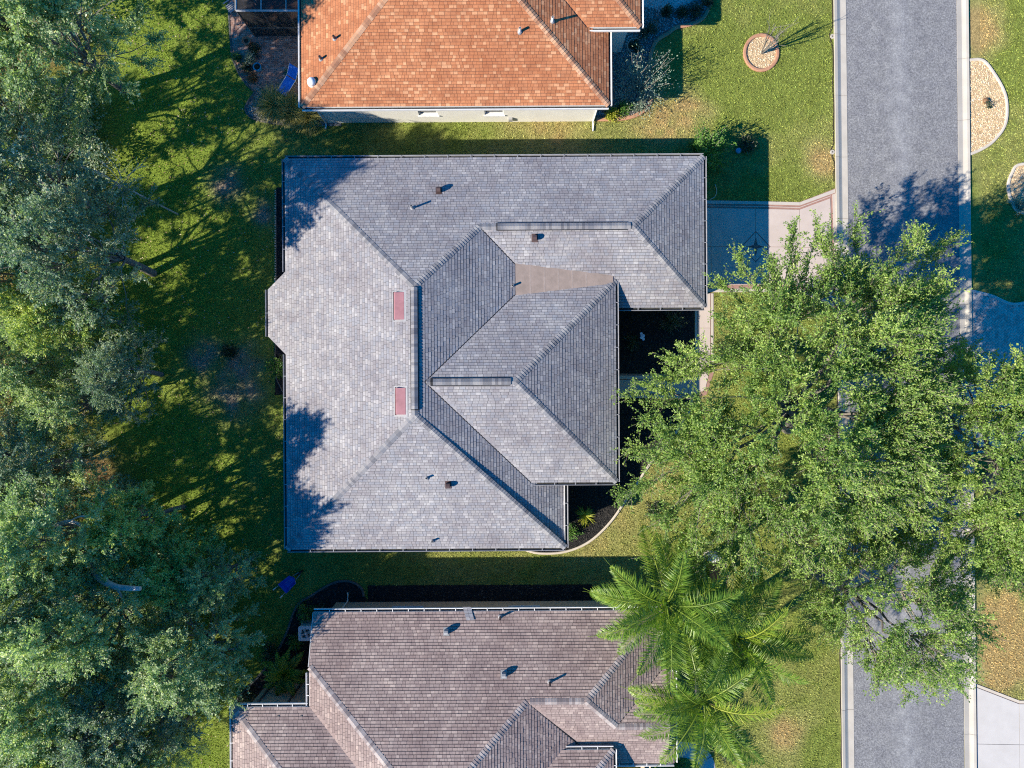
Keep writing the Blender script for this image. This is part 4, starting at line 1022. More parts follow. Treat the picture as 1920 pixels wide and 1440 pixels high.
# ------------------------------------------------------------------ planting beds
def bed(name, label, poly, fill, edge_line=None, edge_mat="edge_pale", edge_w=.13, edge_h=.09, stone=None, seed=1, z=.02):
    c = np.mean(np.array(poly), 0); t = thing(name, label, "flower bed", (c[0], c[1], 0))
    MB().prism(poly, -.05, z).build("bed_soil", fill, t, rel(t))
    if stone:
        mat, dens, size = stone; V, L, C, T = pebbles(poly, dens, size, seed, z)
        o = obj("loose_fill", raw_mesh("loose_fill", V, L, C, mat, tone=T), t, rel(t)); o["kind"] = "stuff"
    if edge_line: strip(edge_line, edge_w, -.02, edge_h).build("edging", edge_mat, t, rel(t))
    return t
def circle(px, py, rx, ry=None, n=28): return [G2(px + rx * math.cos(2 * math.pi * k / n), py + (ry or rx) * math.sin(2 * math.pi * k / n)) for k in range(n)]
c = circle(1427, 99, 32, 34); POLY["ring"] = c
bed("gravel_bed", "round tan gravel bed with a reddish kerb ring on the front lawn", circle(1427, 99, 30, 32), "sand", circle(1427, 99, 31, 33) + circle(1427, 99, 31, 33)[:1], "edge_red", .17, .10, ("gravel", 420, .04), 3)
e = smooth_line(GP([(1815, 113), (1842, 113), (1862, 135), (1882, 170), (1888, 200), (1884, 235), (1862, 265), (1838, 281), (1816, 290)]), 6)
POLY["isle"] = e + [G2(1815, 290), G2(1815, 113)]
bed("gravel_bed", "half-moon tan gravel bed with a white stone rim beside the road", POLY["isle"], "sand", e, "edge_pale", .15, .08, ("gravel", 420, .042), 4)
e = smooth_line(GP([(1990, 310), (1915, 308), (1897, 325), (1890, 352), (1898, 380), (1915, 398), (1990, 410)]), 6); POLY["isle2"] = e
bed("gravel_bed", "tan gravel bed with a pale rim cut by the right edge", e, "sand", e, "edge_pale", .15, .08, ("gravel", 420, .042), 5)
e = smooth_line(GP([(985, 1031), (1010, 1037), (1050, 1036), (1085, 1026), (1115, 1008), (1145, 978), (1170, 943), (1195, 905), (1215, 875), (1235, 848), (1262, 818), (1290, 775), (1297, 750)]), 5)
POLY["mulch"] = e + GP([(1288, 748), (1130, 746), (1000, 880), (960, 1000)])
bed("mulch_bed", "black mulch bed with a pale curb winding past the grey house front", POLY["mulch"], "mulch", e, "edge_pale", .12, .09, ("chip", 260, .05), 6)
POLY["court"] = GP([(1130, 560), (1302, 560), (1302, 688), (1292, 700), (1130, 700)])
bed("mulch_bed", "black mulch bed in the shaded court between garage and entry wing", POLY["court"], "mulch", None, stone=("chip", 220, .05), seed=7)
e1 = smooth_line(GP([(1336, -20), (1331, 8), (1318, 34), (1295, 46), (1268, 52), (1254, 62)]), 6); e2 = smooth_line(GP([(1254, 62), (1232, 76), (1222, 96), (1217, 125), (1219, 150), (1222, 175), (1217, 196), (1198, 214), (1165, 223), (1118, 224)]), 6)
POLY["rockbed"] = e1 + e2[1:] + GP([(1118, 190), (1118, 40), (1180, -20)])
bed("gravel_bed", "pale rock bed with a red curb beside the orange roofed house", POLY["rockbed"], "rock_base", e1 + e2[1:], "edge_red", .19, .10, ("river_rock", 330, .045), 8)
e = smooth_line(GP([(478, 173), (466, 190), (460, 205), (470, 220), (495, 228), (530, 233), (600, 236)]), 6)
POLY["tuftbed"] = e + GP([(640, 236), (640, 178), (480, 173)])
bed("rock_bed", "grey rock bed with a dark curb at the patio end", POLY["tuftbed"], "rock_base", e, "edge_dark", .10, .08, ("grey_stone", 300, .05), 9)
e = smooth_line(GP([(682, 1118), (678, 1103), (660, 1091), (635, 1090), (610, 1100), (585, 1116), (562, 1130), (550, 1150), (540, 1180), (520, 1222), (490, 1262), (450, 1305), (440, 1330)]), 5)
POLY["acbed"] = e + GP([(470, 1345), (600, 1345), (640, 1160), (690, 1125)])
bed("mulch_bed", "shaded mulch bed with a dark curb behind the brown roofed house", POLY["acbed"], "mulch", e, "edge_dark", .12, .10, ("chip", 200, .06), 10)
POLY["westbed"] = GP([(518, 352), (560, 352), (560, 545), (518, 545)])
bed("mulch_bed", "narrow mulch strip with a stone rim behind the grey house, upper left", POLY["westbed"], "mulch", GP([(518, 358), (518, 542)]), "edge_dark", .05, .06, ("chip", 200, .05), 11)
POLY["westbed2"] = GP([(516, 640), (560, 640), (560, 740), (516, 740)])
bed("mulch_bed", "narrow mulch strip below the bay of the grey house", POLY["westbed2"], "mulch", GP([(516, 644), (516, 672), (519, 712), (530, 735)]), "edge_dark", .06, .06, ("chip", 200, .05), 12)
POLY["southbed"] = GP([(690, 1098), (1110, 1096), (1110, 1130), (690, 1130)])
bed("mulch_bed", "thin strip of dark mulch along the brown roofed house wall", POLY["southbed"], "mulch", None, stone=("chip", 120, .06), seed=13)
# small stones of the rim behind the grey house
tS = thing("stone_rim", "row of little pale stones along the strip behind the grey house", "stones", (*G2(517, 450), 0))
r_ = rng(3); me = MB().lathe([(.045, 0), (.05, .03), (.03, .06), (.005, .065)], 6).mesh("stone", "edge_pale")
for k in range(40):
    p = G2(516.5, 358 + k * 4.7); o = obj("stone", me, tS, (p[0] - tS.location.x, p[1] - tS.location.y, .03)); o.rotation_euler.z = r_.random() * 6; o.scale = (1, .6 + r_.random() * .6, 1)

# ------------------------------------------------------------------ grass blades (stuff) and fallen leaves
EX = [POLY[k] for k in POLY] + [GP([(1558, -300), (1836, -300), (1850, 1700), (1574, 1700)]), GP([(1280, 374), (1500, 379), (1566, 353), (1580, 353), (1580, 580), (1500, 549), (1280, 549)]),
      GP([(1302, 549), (1339, 549), (1339, 705), (1325, 742), (1290, 754), (1150, 750), (1150, 700), (1302, 700)]), GP([(1829, 1281), (1912, 1313), (2080, 1313), (2080, 1560), (1832, 1560)]),
      [(-10.7, -7.8), (2.1, -7.8), (2.1, 4.2), (9, 4.2), (9, 10.7), (-10.7, 10.7)], [(wx0, wy0), (wx1, wy0), (wx1, 40), (wx0, 40)], [(-9.4, yn - .42), (6.9, yn - .42), (6.9, -30), (-13, -30), (-13, -15.9), (-9.4, -15.9)],
      [(3.4, 17.6), (5.8, 17.6), (5.8, 30), (3.4, 30)]]
def near_line(x, y, ln, w):
    m_ = np.zeros(len(x), bool)
    for i in range(len(ln) - 1):
        a = np.array(ln[i][:2]); b = np.array(ln[i + 1][:2]); d = b - a; L2 = d.dot(d) + 1e-9
        t = np.clip(((x - a[0]) * d[0] + (y - a[1]) * d[1]) / L2, 0, 1); m_ |= (x - a[0] - d[0] * t) ** 2 + (y - a[1] - d[1] * t) ** 2 < w * w
    return m_
r_ = rng(77); NB = 680000
x = r_.uniform(-29.5, 29.5, NB); y = r_.uniform(-22.5, 22.5, NB); k = np.ones(NB, bool)
for pl in EX: k &= ~pip(pl, x, y)
k &= ~near_line(x, y, wl1, .5); k &= ~near_line(x, y, wl2, .45)
px = 960 + x * S
k &= (px > 250) | (r_.random(NB) < .45)
x, y = x[k], y[k]; n = len(x)
hgt = r_.uniform(.03, .085, n); wd = r_.uniform(.013, .03, n); az = r_.uniform(0, 6.283, n); ln = r_.uniform(.2, 1.1, n) * hgt; az2 = r_.uniform(0, 6.283, n)
V = np.empty((n, 3, 3)); V[:, 0] = np.stack([x - np.cos(az) * wd, y - np.sin(az) * wd, np.zeros(n)], -1); V[:, 1] = np.stack([x + np.cos(az) * wd, y + np.sin(az) * wd, np.zeros(n)], -1)
V[:, 2] = np.stack([x + np.cos(az2) * ln, y + np.sin(az2) * ln, hgt], -1)
cc = lawn_col(x, y) * r_.uniform(.7, 1.45, (n, 1)); cc[:, 0] *= r_.uniform(.9, 1.12, n)
tag(obj("grass", raw_mesh("grass", V.reshape(-1, 3), np.arange(3 * n), np.full(n, 3), "blade", col=cc)), "short mown lawn grass with dry patches", "grass", kind="stuff")
n = 6500; x = r_.uniform(-28, -11.5, n); y = r_.uniform(-21, 21, len(x)); k = np.ones(len(x), bool)
for pl in EX[:-4]: k &= ~pip(pl, x, y)
k &= r_.random(len(x)) < np.clip(1.15 - (x + 28) / 22, .25, 1); x, y = x[k], y[k]; n = len(x); a = r_.uniform(0, 6.28, n); s = r_.uniform(.025, .06, n); zz = r_.uniform(.05, .10, n)
V = np.empty((n, 4, 3))
for q, (u_, v_) in enumerate(((1, 0), (0, .5), (-1, 0), (0, -.5))):
    V[:, q] = np.stack([x + s * (u_ * np.cos(a) - v_ * np.sin(a)), y + s * (u_ * np.sin(a) + v_ * np.cos(a)), zz + r_.uniform(-.015, .015, n)], -1)
tag(obj("fallen_leaves", raw_mesh("fallen_leaves", V.reshape(-1, 3), np.arange(4 * n), np.full(n, 4), "dead_leaf", tone=r_.random(n))), "dry fallen leaves scattered over the shaded lawn", "leaves", kind="stuff")
# ------------------------------------------------------------------ trees
def unit(v): return v / (np.linalg.norm(v, axis=-1, keepdims=True) + 1e-9)
def tubes(P0, P1, r0, r1, n):
    """straight tapered tubes, vectorised"""
    m_ = len(P0); d = unit(P1 - P0); ref = np.where(np.abs(d[:, 2:3]) < .9, np.array([[0, 0, 1.]]), np.array([[1., 0, 0]])); a = unit(np.cross(d, ref)); b = np.cross(d, a)
    t = np.arange(n) * 2 * math.pi / n; c, s = np.cos(t)[None, :, None], np.sin(t)[None, :, None]; ring = a[:, None] * c + b[:, None] * s
    V = np.concatenate([P0[:, None] + ring * np.reshape(r0, (-1, 1, 1)), P1[:, None] + ring * np.reshape(r1, (-1, 1, 1))], 1)
    k = np.arange(n); f = np.stack([k, (k + 1) % n, n + (k + 1) % n, n + k], -1)
    L = (np.arange(m_)[:, None, None] * 2 * n + f[None]).ravel(); return V.reshape(-1, 3), L, np.full(m_ * n, 4), np.zeros(m_ * n)
def bend_path(p0, d0, length, n, lift, r_, wob):
    """polyline arrays (m,n+1,3): branches starting along d0, lifting or drooping"""
    m_ = len(p0); pts = [p0]; d = d0.copy()
    for k in range(n):
        d = unit(d + np.array([0, 0, 1.]) * np.reshape(lift, (-1, 1)) / n + r_.normal(0, wob, (m_, 3)))
        pts.append(pts[-1] + d * np.reshape(length, (-1, 1)) / n)
    return np.stack(pts, 1)
def along(path, t):
    """sample path (m,n+1,3) rows at t (m,k) -> (m,k,3) and tangent"""
    m_, q = path.shape[:2]; f = np.clip(t, 0, .9999) * (q - 1); i = f.astype(int); fr = (f - i)[..., None]; r0 = np.arange(m_)[:, None]
    a, b = path[r0, i], path[r0, i + 1]; return a + (b - a) * fr, unit(b - a)
def make_tree(seed, outline, Hh, z_edge, top, n2, n3, leaves, leaf=.11, trunk_r=.25, twig_len=.9, bare=0.0, n1=9, lump=1.5, rag=.22):
    """outline: closed plan polygon of the crown around `top` (trunk head), all local metres"""
    r_ = rng(seed); O = np.array(outline, float); c = np.array(top[:2]); trunk_h = top[2]
    ang_o = np.arctan2(O[:, 1] - c[1], O[:, 0] - c[0]); rad_o = np.maximum(np.hypot(O[:, 0] - c[0], O[:, 1] - c[1]) - .42 * twig_len, .5); k = np.argsort(ang_o); ang_o, rad_o = ang_o[k], rad_o[k]
    Rf = lambda a: np.interp(np.mod(a + math.pi, 2 * math.pi) - math.pi, np.concatenate([[ang_o[-1] - 2 * math.pi], ang_o, [ang_o[0] + 2 * math.pi]]), np.concatenate([[rad_o[-1]], rad_o, [rad_o[0]]]))
    tp = np.array([[0, 0, 0.], [c[0] * .45 + r_.normal(0, .1), c[1] * .45 + r_.normal(0, .1), trunk_h * .55], [c[0], c[1], trunk_h]])
    # boughs: ends spread evenly over the crown, best candidate sampling keeps them apart
    E = []; cand = 14
    for i in range(n2):
        a = r_.uniform(-math.pi, math.pi, cand); rho = np.sqrt(r_.uniform(0, 1, cand)); rr = Rf(a); P2 = np.stack([c[0] + np.cos(a) * rho * rr, c[1] + np.sin(a) * rho * rr], -1)
        if E:
            d = np.min(np.linalg.norm(P2[:, None] - np.array([e[:2] for e in E])[None], axis=-1), 1); q = int(np.argmax(d))
        else: q = 0
        E.append((P2[q, 0], P2[q, 1], rho[q], a[q]))
    E = np.array(E); rho = E[:, 2]; az = E[:, 3]
    z = z_edge + (Hh - z_edge) * np.sqrt(np.clip(1 - rho ** 2 * .98, 0, 1)) + lump * (fbm(E[:, 0] * .45 + seed, E[:, 1] * .45, seed, 3) - .5) * 2
    z = z - (r_.random(n2) < .2) * r_.uniform(.6, 1.8, n2)
    end = np.stack([E[:, 0], E[:, 1], z], -1); stretch = 1 + rag * r_.normal(0, 1, n2) * (rho > .75)
    end[:, :2] = c + (end[:, :2] - c) * np.clip(stretch, .78, 1.12)[:, None]
    # limbs
    al = np.arange(n1) * 2.399 + r_.normal(0, .2, n1); rl = Rf(al) * np.where(np.arange(n1) % 3 == 2, .3, r_.uniform(.5, .68, n1)); zl = trunk_h + (Hh - trunk_h) * np.where(np.arange(n1) % 3 == 2, .62, r_.uniform(.3, .5, n1))
    tipl = np.stack([c[0] + np.cos(al) * rl, c[1] + np.sin(al) * rl, zl], -1); st = along(np.repeat(tp[None], n1, 0), r_.uniform(.75, 1.0, (n1, 1)))[0][:, 0]
    t = np.linspace(0, 1, 7)[None, :, None]; L1 = st[:, None] + (tipl - st)[:, None] * t; L1[:, :, 2] += (np.sin(t[..., 0] * math.pi) * .35); L1[:, 1:-1] += r_.normal(0, .12, (n1, 5, 3))
    # each bough leaves the nearest limb point that lies inwards and below
    cp = L1.reshape(-1, 3); dd = np.linalg.norm(end[:, None] - cp[None], axis=-1) + 2.0 * np.maximum(0, cp[None, :, 2] - end[:, None, 2] + .3); src = cp[np.argmin(dd, 1)]
    t = np.linspace(0, 1, 5)[None, :, None]; L2 = src[:, None] + (end - src)[:, None] * t; L2[:, 1:-1] += r_.normal(0, .09, (n2, 3, 3)); L2[:, 1:-1, 2] += .12
    outd = unit(np.stack([np.cos(az) * (rho * .9 + .1), np.sin(az) * (rho * .9 + .1), .55 - .35 * rho], -1))
    # twigs on the outer part of every bough, fanned outwards
    ln2 = np.linalg.norm(end - src, axis=1); t0 = np.clip(1 - 1.25 / np.maximum(ln2, .5), .05, .6)
    tt = t0[:, None] + (1 - t0[:, None]) * r_.uniform(0, 1, (n2, n3)) ** .8; p, tg = along(L2, tt); p = p.reshape(-1, 3); tg = tg.reshape(-1, 3); m3 = len(p)
    d3 = unit(tg * .35 + np.repeat(outd, n3, 0) * .75 + r_.normal(0, .62, (m3, 3)) * np.array([1, 1, .55]) + np.array([0, 0, .1])); l3 = twig_len * r_.uniform(.4, 1.0, m3)
    L3 = bend_path(p, d3, l3, 3, -.12, r_, .16)
    seg = lambda Q: (Q[:, :-1].reshape(-1, 3), Q[:, 1:].reshape(-1, 3))
    tr = [tubes(*seg(tp[None]), np.array([trunk_r * 1.25, trunk_r]), np.array([trunk_r, trunk_r * .85]), 9)]
    k = L1.shape[1] - 1; ra = trunk_r * .42 * (1 - np.arange(k) / k * .75); rb = trunk_r * .42 * (1 - (np.arange(k) + 1) / k * .75)
    tr.append(tubes(*seg(L1), np.tile(ra, n1), np.tile(rb, n1), 6)); trunk = join_arrays(tr)
    k = L2.shape[1] - 1; ra = .035 * (1 - np.arange(k) / k * .75); rb = .035 * (1 - (np.arange(k) + 1) / k * .75)
    br = [tubes(*seg(L2), np.tile(ra, n2), np.tile(rb, n2), 4)]; a3, b3 = seg(L3); br.append(tubes(a3, b3, np.full(len(a3), .008), np.full(len(a3), .005), 3)); branch = join_arrays(br)
    bough = np.repeat(np.arange(n2), n3); live = r_.random(m3) >= bare; L3 = L3[live]; bough = bough[live]; m3 = len(L3)
    t = r_.uniform(.08, 1.0, (m3, leaves)); p, tg = along(L3, t); p = p.reshape(-1, 3); tg = tg.reshape(-1, 3); n = len(p)
    p = p + r_.normal(0, .05, (n, 3)); ax = unit(tg * .8 + r_.normal(0, .6, (n, 3))); nr = unit(r_.normal(0, .75, (n, 3)) + np.array([-.25, -.1, .75])); sd = unit(np.cross(nr, ax))
    l_ = leaf * r_.uniform(.6, 1.3, (n, 1)); w_ = l_ * r_.uniform(.22, .36, (n, 1)); nn = np.cross(ax, sd)
    V = np.stack([p, p + ax * l_ * .45 + sd * w_ + nn * l_ * .06, p + ax * l_, p + ax * l_ * .45 - sd * w_ + nn * l_ * .06], 1)
    tone = np.clip(.38 * np.repeat(r_.random(n2)[bough], leaves) + .2 * np.repeat(r_.random(m3), leaves) + .42 * r_.random(n) + (r_.random(n) < .03) * .4, 0, 1)
    return trunk, branch, (V.reshape(-1, 3), np.arange(4 * n), np.full(n, 4), tone)
def round_outline(seed, R_, lobes=(3, 5), amp=.13, n=26):
    r_ = rng(seed); ph = r_.uniform(0, 6.28, 3)
    return [(R_ * (1 + amp * math.sin(lobes[0] * t + ph[0]) + amp * .7 * math.sin(lobes[1] * t + ph[1]) + .06 * math.sin(9 * t + ph[2])) * math.cos(t), R_ * (1 + amp * math.sin(lobes[0] * t + ph[0]) + amp * .7 * math.sin(lobes[1] * t + ph[1]) + .06 * math.sin(9 * t + ph[2])) * math.sin(t)) for t in np.arange(n) * 2 * math.pi / n]
def tree_meshes(key, leafmat, bark, *a, **k):
    t, b, c = make_tree(*a, **k)
    return (raw_mesh("trunk", t[0], t[1], t[2], bark, smooth=True), raw_mesh("branches", b[0], b[1], b[2], "twig" if bark == "bark" else bark), raw_mesh("crown", c[0], c[1], c[2], leafmat, tone=c[3]))
def place_tree(meshes, name, label, loc, rz=0.0, sc=(1, 1, 1), group=None, cat="tree"):
    t = thing(name, label, cat, loc, rz, group); t.scale = sc
    obj("trunk", meshes[0], t); obj("branches", meshes[1], t); obj("crown", meshes[2], t); return t
def TG(px, py, z): x, y, _ = G(px, py, z); return (x, y, 0)

def crown_outline(pts, base, z=5.4): return [(x - base[0], y - base[1]) for x, y in GP(pts, z)]
bA = G2(1478, 800); topA = G2(1480, 760, 3.0)
oakA = tree_meshes("oakA", "oak_leaf", "bark", 101, crown_outline([(1165, 800), (1180, 735), (1205, 655), (1262, 690), (1300, 640), (1330, 550), (1375, 490), (1440, 490), (1490, 430), (1600, 415), (1660, 450), (1710, 445), (1795, 465), (1775, 560), (1720, 640), (1770, 720), (1780, 850), (1760, 980), (1650, 1040), (1500, 1075), (1400, 1075), (1300, 1055), (1210, 1020), (1195, 940), (1175, 870)], bA),
                   9.2, 4.4, (topA[0] - bA[0], topA[1] - bA[1], 3.0), 320, 27, 28, leaf=.103, trunk_r=.34, twig_len=1.15, n1=13)
place_tree(oakA, "oak_tree", "broad green oak filling the lawn between the grey house and the road", (*bA, 0), group="shade trees along the road")
bB = (25.4, -5.4); topB = G2(1860, 850, 3.5)
oakB = tree_meshes("oakB", "oak_leaf", "bark", 113, crown_outline([(1690, 700), (1760, 660), (1840, 625), (1890, 690), (1960, 750), (2060, 840), (2050, 1000), (1960, 1100), (1860, 1090), (1770, 1060), (1690, 980), (1670, 820)], bB),
                   9.8, 4.8, (topB[0] - bB[0], topB[1] - bB[1], 3.5), 195, 26, 28, leaf=.103, trunk_r=.30, twig_len=1.05, n1=11, bare=.05)
place_tree(oakB, "oak_tree", "oak at the right edge reaching over the road and paver driveway", (*bB, 0), group="shade trees along the road")
bC = G2(1508, 1055); topC = G2(1600, 1110, 3.2)
oakC = tree_meshes("oakC", "oak_leaf", "bark", 127, crown_outline([(1450, 1030), (1560, 985), (1680, 980), (1790, 1010), (1850, 1080), (1845, 1200), (1810, 1290), (1740, 1310), (1660, 1290), (1590, 1260), (1530, 1180), (1470, 1110)], bC),
                   8.0, 4.4, (topC[0] - bC[0], topC[1] - bC[1], 3.2), 120, 21, 25, leaf=.10, trunk_r=.24, twig_len=1.0, n1=9, bare=.22)
place_tree(oakC, "oak_tree", "thin crowned oak hanging over the road above the lower kerb", (*bC, 0), group="shade trees along the road")

WOODP = [tree_meshes("w0", "wood_leaf", "pale_bark", 201, round_outline(1, 3.5), 10.5, 3.6, (.2, .1, 3.4), 100, 15, 34, leaf=.12, trunk_r=.2, twig_len=.95),
         tree_meshes("w1", "wood_leaf_dark", "pale_bark", 217, round_outline(2, 3.4), 10.0, 3.4, (-.2, .2, 3.2), 94, 15, 32, leaf=.115, trunk_r=.18, twig_len=1.0, bare=.15),
         tree_meshes("w2", "wood_leaf_bright", "bark", 223, round_outline(3, 2.7, (4, 7), .2), 9.0, 3.2, (.1, -.1, 3.0), 70, 15, 34, leaf=.12, trunk_r=.16, twig_len=.95, rag=.3),
         tree_meshes("w3", "wood_leaf", "pale_bark", 231, round_outline(4, 3.1, (3, 7), .18), 8.0, 2.6, (.2, .2, 2.4), 78, 14, 32, leaf=.11, trunk_r=.18, twig_len=.95, bare=.22)]
WG = "trees of the wood on the left"
WT = [  # px, py, proto, scale xy, scale z, label
    (75, 45, 0, 1.12, 1.02, "tree whose grey green crown fills the top left corner"),
    (-15, 200, 3, .95, 1.1, "tree cut by the left edge below the top left corner crown"),
    (35, 335, 1, 1.08, 1.0, "dark crowned tree by the left edge, level with the grey roof's upper gutter"),
    (150, 470, 1, .95, 1.0, "tree nearest the grey roof's upper left corner, dark green crown"),
    (-5, 500, 0, .92, .95, "grey green tree cut by the left edge, left of the yellow-green spiky crown"),
    (125, 590, 2, .85, .82, "small yellow-green spiky crown standing out of the wood, left of the bay"),
    (25, 690, 3, .85, .85, "tree at the left edge just below the yellow-green spiky crown"),
    (120, 765, 3, .75, .8, "sparse half-bare small tree with pale twigs in mid wood"),
    (35, 880, 1, .95, .72, "dark tree at the left edge above the orange undergrowth"),
    (118, 1010, 0, .9, .97, "large crown at left, level with the grey house's lower left corner"),
    (252, 985, 2, .72, .85, "bright green small crown above the fallen pale limb"),
    (325, 1060, 2, .78, .7, "bright green crown right of the fallen pale limb"),
    (45, 1130, 1, 1.05, .98, "dark wide crown at the left edge level with the brown roof's upper gutter"),
    (165, 1145, 0, .92, .92, "grey green crown just below the fallen pale limb"),
    (345, 1225, 0, .92, .68, "round full crown left of the small palm and the brown roof"),
    (105, 1290, 0, 1.0, .82, "crown at lower left with tree neighbours on all sides"),
    (235, 1335, 1, .9, .75, "dark crown in the lower wood left of the sunny grass corner"),
    (25, 1415, 3, 1.1, 1.05, "crown in the bottom left corner"),
    (290, 1415, 3, .62, .8, "small crown at the bottom edge beside the sunny grass corner"),
    (160, 1445, 2, .95, .85, "crown cut by the bottom edge, right of the corner crown"),
    (415, 1085, 3, .55, .75, "small low tree nearest the blue wheelbarrow"),
    (225, 700, 1, .62, .62, "low dark tree alone in the shade, right of the half-bare tree")]
r_ = rng(9)
for px, py, k, sx, sz, lb in WT:
    zc_ = (10.5, 10, 9, 8)[k] * sz * .62
    place_tree(WOODP[k], "wood_tree", lb, TG(px, py, zc_), r_.random() * 6.28, (sx, sx, sz), WG)
for x, y, k, s, w_ in ((-31.5, 10.5, 3, 1.0, 'topmost of four'), (-31.5, 4.5, 3, 1.05, 'second from the top of four'), (-30.5, -1.5, 3, 1.1, 'third from the top of four'), (-31, -9.0, 1, .95, 'lowest of four')):
    place_tree(WOODP[k], "wood_tree", "wood tree standing just beyond the left edge, " + w_, (x, y, 0), r_.random() * 6, (s, s, s), WG)

r_ = rng(55); NU = 210; ux = []; 
while len(ux) < NU:
    px_, py_ = r_.uniform(-40, 470), r_.uniform(-30, 1470)
    edge = 175 if py_ < 850 else 175 + (py_ - 850) * .9 if py_ < 1130 else 400 - max(0, py_ - 1250) * .9
    if px_ < edge and fbm(np.array(px_ * .008), np.array(py_ * .008), 91, 3) > .40: ux.append((px_, py_))
VV = []; TT = []
for px_, py_ in ux:
    x_, y_ = G2(px_, py_, 1.0); m_ = 420; hh = r_.uniform(.8, 2.2); rr_ = r_.uniform(.6, 1.3); a_ = r_.uniform(0, 6.28, m_); q_ = np.sqrt(r_.random(m_)); zz = hh * np.sqrt(1 - q_ ** 2 * .95) * r_.uniform(.55, 1, m_)
    p_ = np.stack([x_ + np.cos(a_) * q_ * rr_, y_ + np.sin(a_) * q_ * rr_, zz], -1) + r_.normal(0, .06, (m_, 3)); p_[:, 2] = np.maximum(p_[:, 2], .03)
    ax = unit(r_.normal(0, 1, (m_, 3)) * np.array([1, 1, .5])); nr = unit(r_.normal(0, .7, (m_, 3)) + np.array([0, 0, .8])); sd = unit(np.cross(nr, ax)); l_ = .14 * r_.uniform(.6, 1.3, (m_, 1))
    VV.append(np.stack([p_, p_ + ax * l_ * .45 + sd * l_ * .3, p_ + ax * l_, p_ + ax * l_ * .45 - sd * l_ * .3], 1)); TT.append(np.clip(.5 * r_.random() + .5 * r_.random(m_), 0, 1))
V = np.concatenate(VV).reshape(-1, 3); n = len(V) // 4
tag(obj("undergrowth", raw_mesh("undergrowth", V, np.arange(4 * n), np.full(n, 4), "wood_leaf_dark", tone=np.concatenate(TT))), "dark green undergrowth covering the floor of the wood on the left", "undergrowth", kind="stuff")

# pale fallen limb lying across the lower crowns, and bare twig clumps
def limb(label, pts, r0, r1, name="bare_limb"):
    P_ = [G(*p) for p in pts]; P_ = smooth_line(P_, 5); t = thing(name, label, "branch", (P_[0][0], P_[0][1], 0)); n = len(P_)
    MB().tube(P_, [r0 + (r1 - r0) * k / (n - 1) for k in range(n)], 8).build("stem", "grey_limb", t, rel(t), smooth=True)
    return t
t = limb("thick pale bare limb lying across the wood left of the grey house's lower corner", [(175, 1070, 6.4), (192, 1088, 6.9), (215, 1100, 7.3), (240, 1103, 7.6), (262, 1104, 7.8)], .17, .10)
for pts in ([(215, 1100, 7.3), (224, 1112, 7.2), (230, 1124, 7.0)], [(175, 1070, 6.4), (170, 1055, 6.2), (172, 1040, 5.8)]):
    MB().tube(smooth_line([G(*p) for p in pts], 4), .05, 6).build("side_branch", "grey_limb", t, rel(t))
t = limb("pale forked bare branch above the orange undergrowth", [(105, 985, 7.2), (130, 978, 7.6), (150, 985, 7.8), (160, 1000, 7.7)], .10, .05)
MB().tube(smooth_line([G(*p) for p in ((130, 978, 7.6), (145, 970, 7.9), (158, 968, 8.0))], 4), .035, 6).build("side_branch", "grey_limb", t, rel(t))
def twig_clump(label, px, py, z, rad, n, seed, name="bare_twigs"):
    r_ = rng(seed); c = np.array(G(px, py, z)); t = thing(name, label, "twigs", (c[0], c[1], 0)); st = np.repeat(c[None], n, 0) + r_.normal(0, .08, (n, 3))
    a = r_.uniform(0, 6.28, n); d = unit(np.stack([np.cos(a), np.sin(a), r_.uniform(.0, .8, n)], -1)); L1 = bend_path(st, d, rad * r_.uniform(.5, 1, n), 4, .1, r_, .15)
    p, tg = along(L1, r_.uniform(.3, .9, (n, 4))); p = p.reshape(-1, 3); tg = tg.reshape(-1, 3); L2 = bend_path(p, unit(tg + r_.normal(0, .5, p.shape)), rad * r_.uniform(.2, .45, len(p)), 2, .0, r_, .2)
    s1 = lambda Q: (Q[:, :-1].reshape(-1, 3), Q[:, 1:].reshape(-1, 3)); A = s1(L1); B = s1(L2)
    st0 = tubes(np.array([[c[0], c[1], 0]]), c[None], np.array([.05]), np.array([.04]), 6)
    V, L, C, T = join_arrays([tubes(*A, np.full(len(A[0]), .016), np.full(len(A[0]), .012), 4), tubes(*B, np.full(len(B[0]), .008), np.full(len(B[0]), .004), 3), st0])
    obj("branches", raw_mesh("branches", V, L, C, "grey_limb"), t, rel(t)); return t
twig_clump("grey bare twig tangle beside the tree nearest the grey roof corner", 222, 345, 5.5, 2.0, 16, 41)
twig_clump("bare twig tangle over the wood below the orange undergrowth", 210, 1010, 6.0, 1.4, 12, 43)

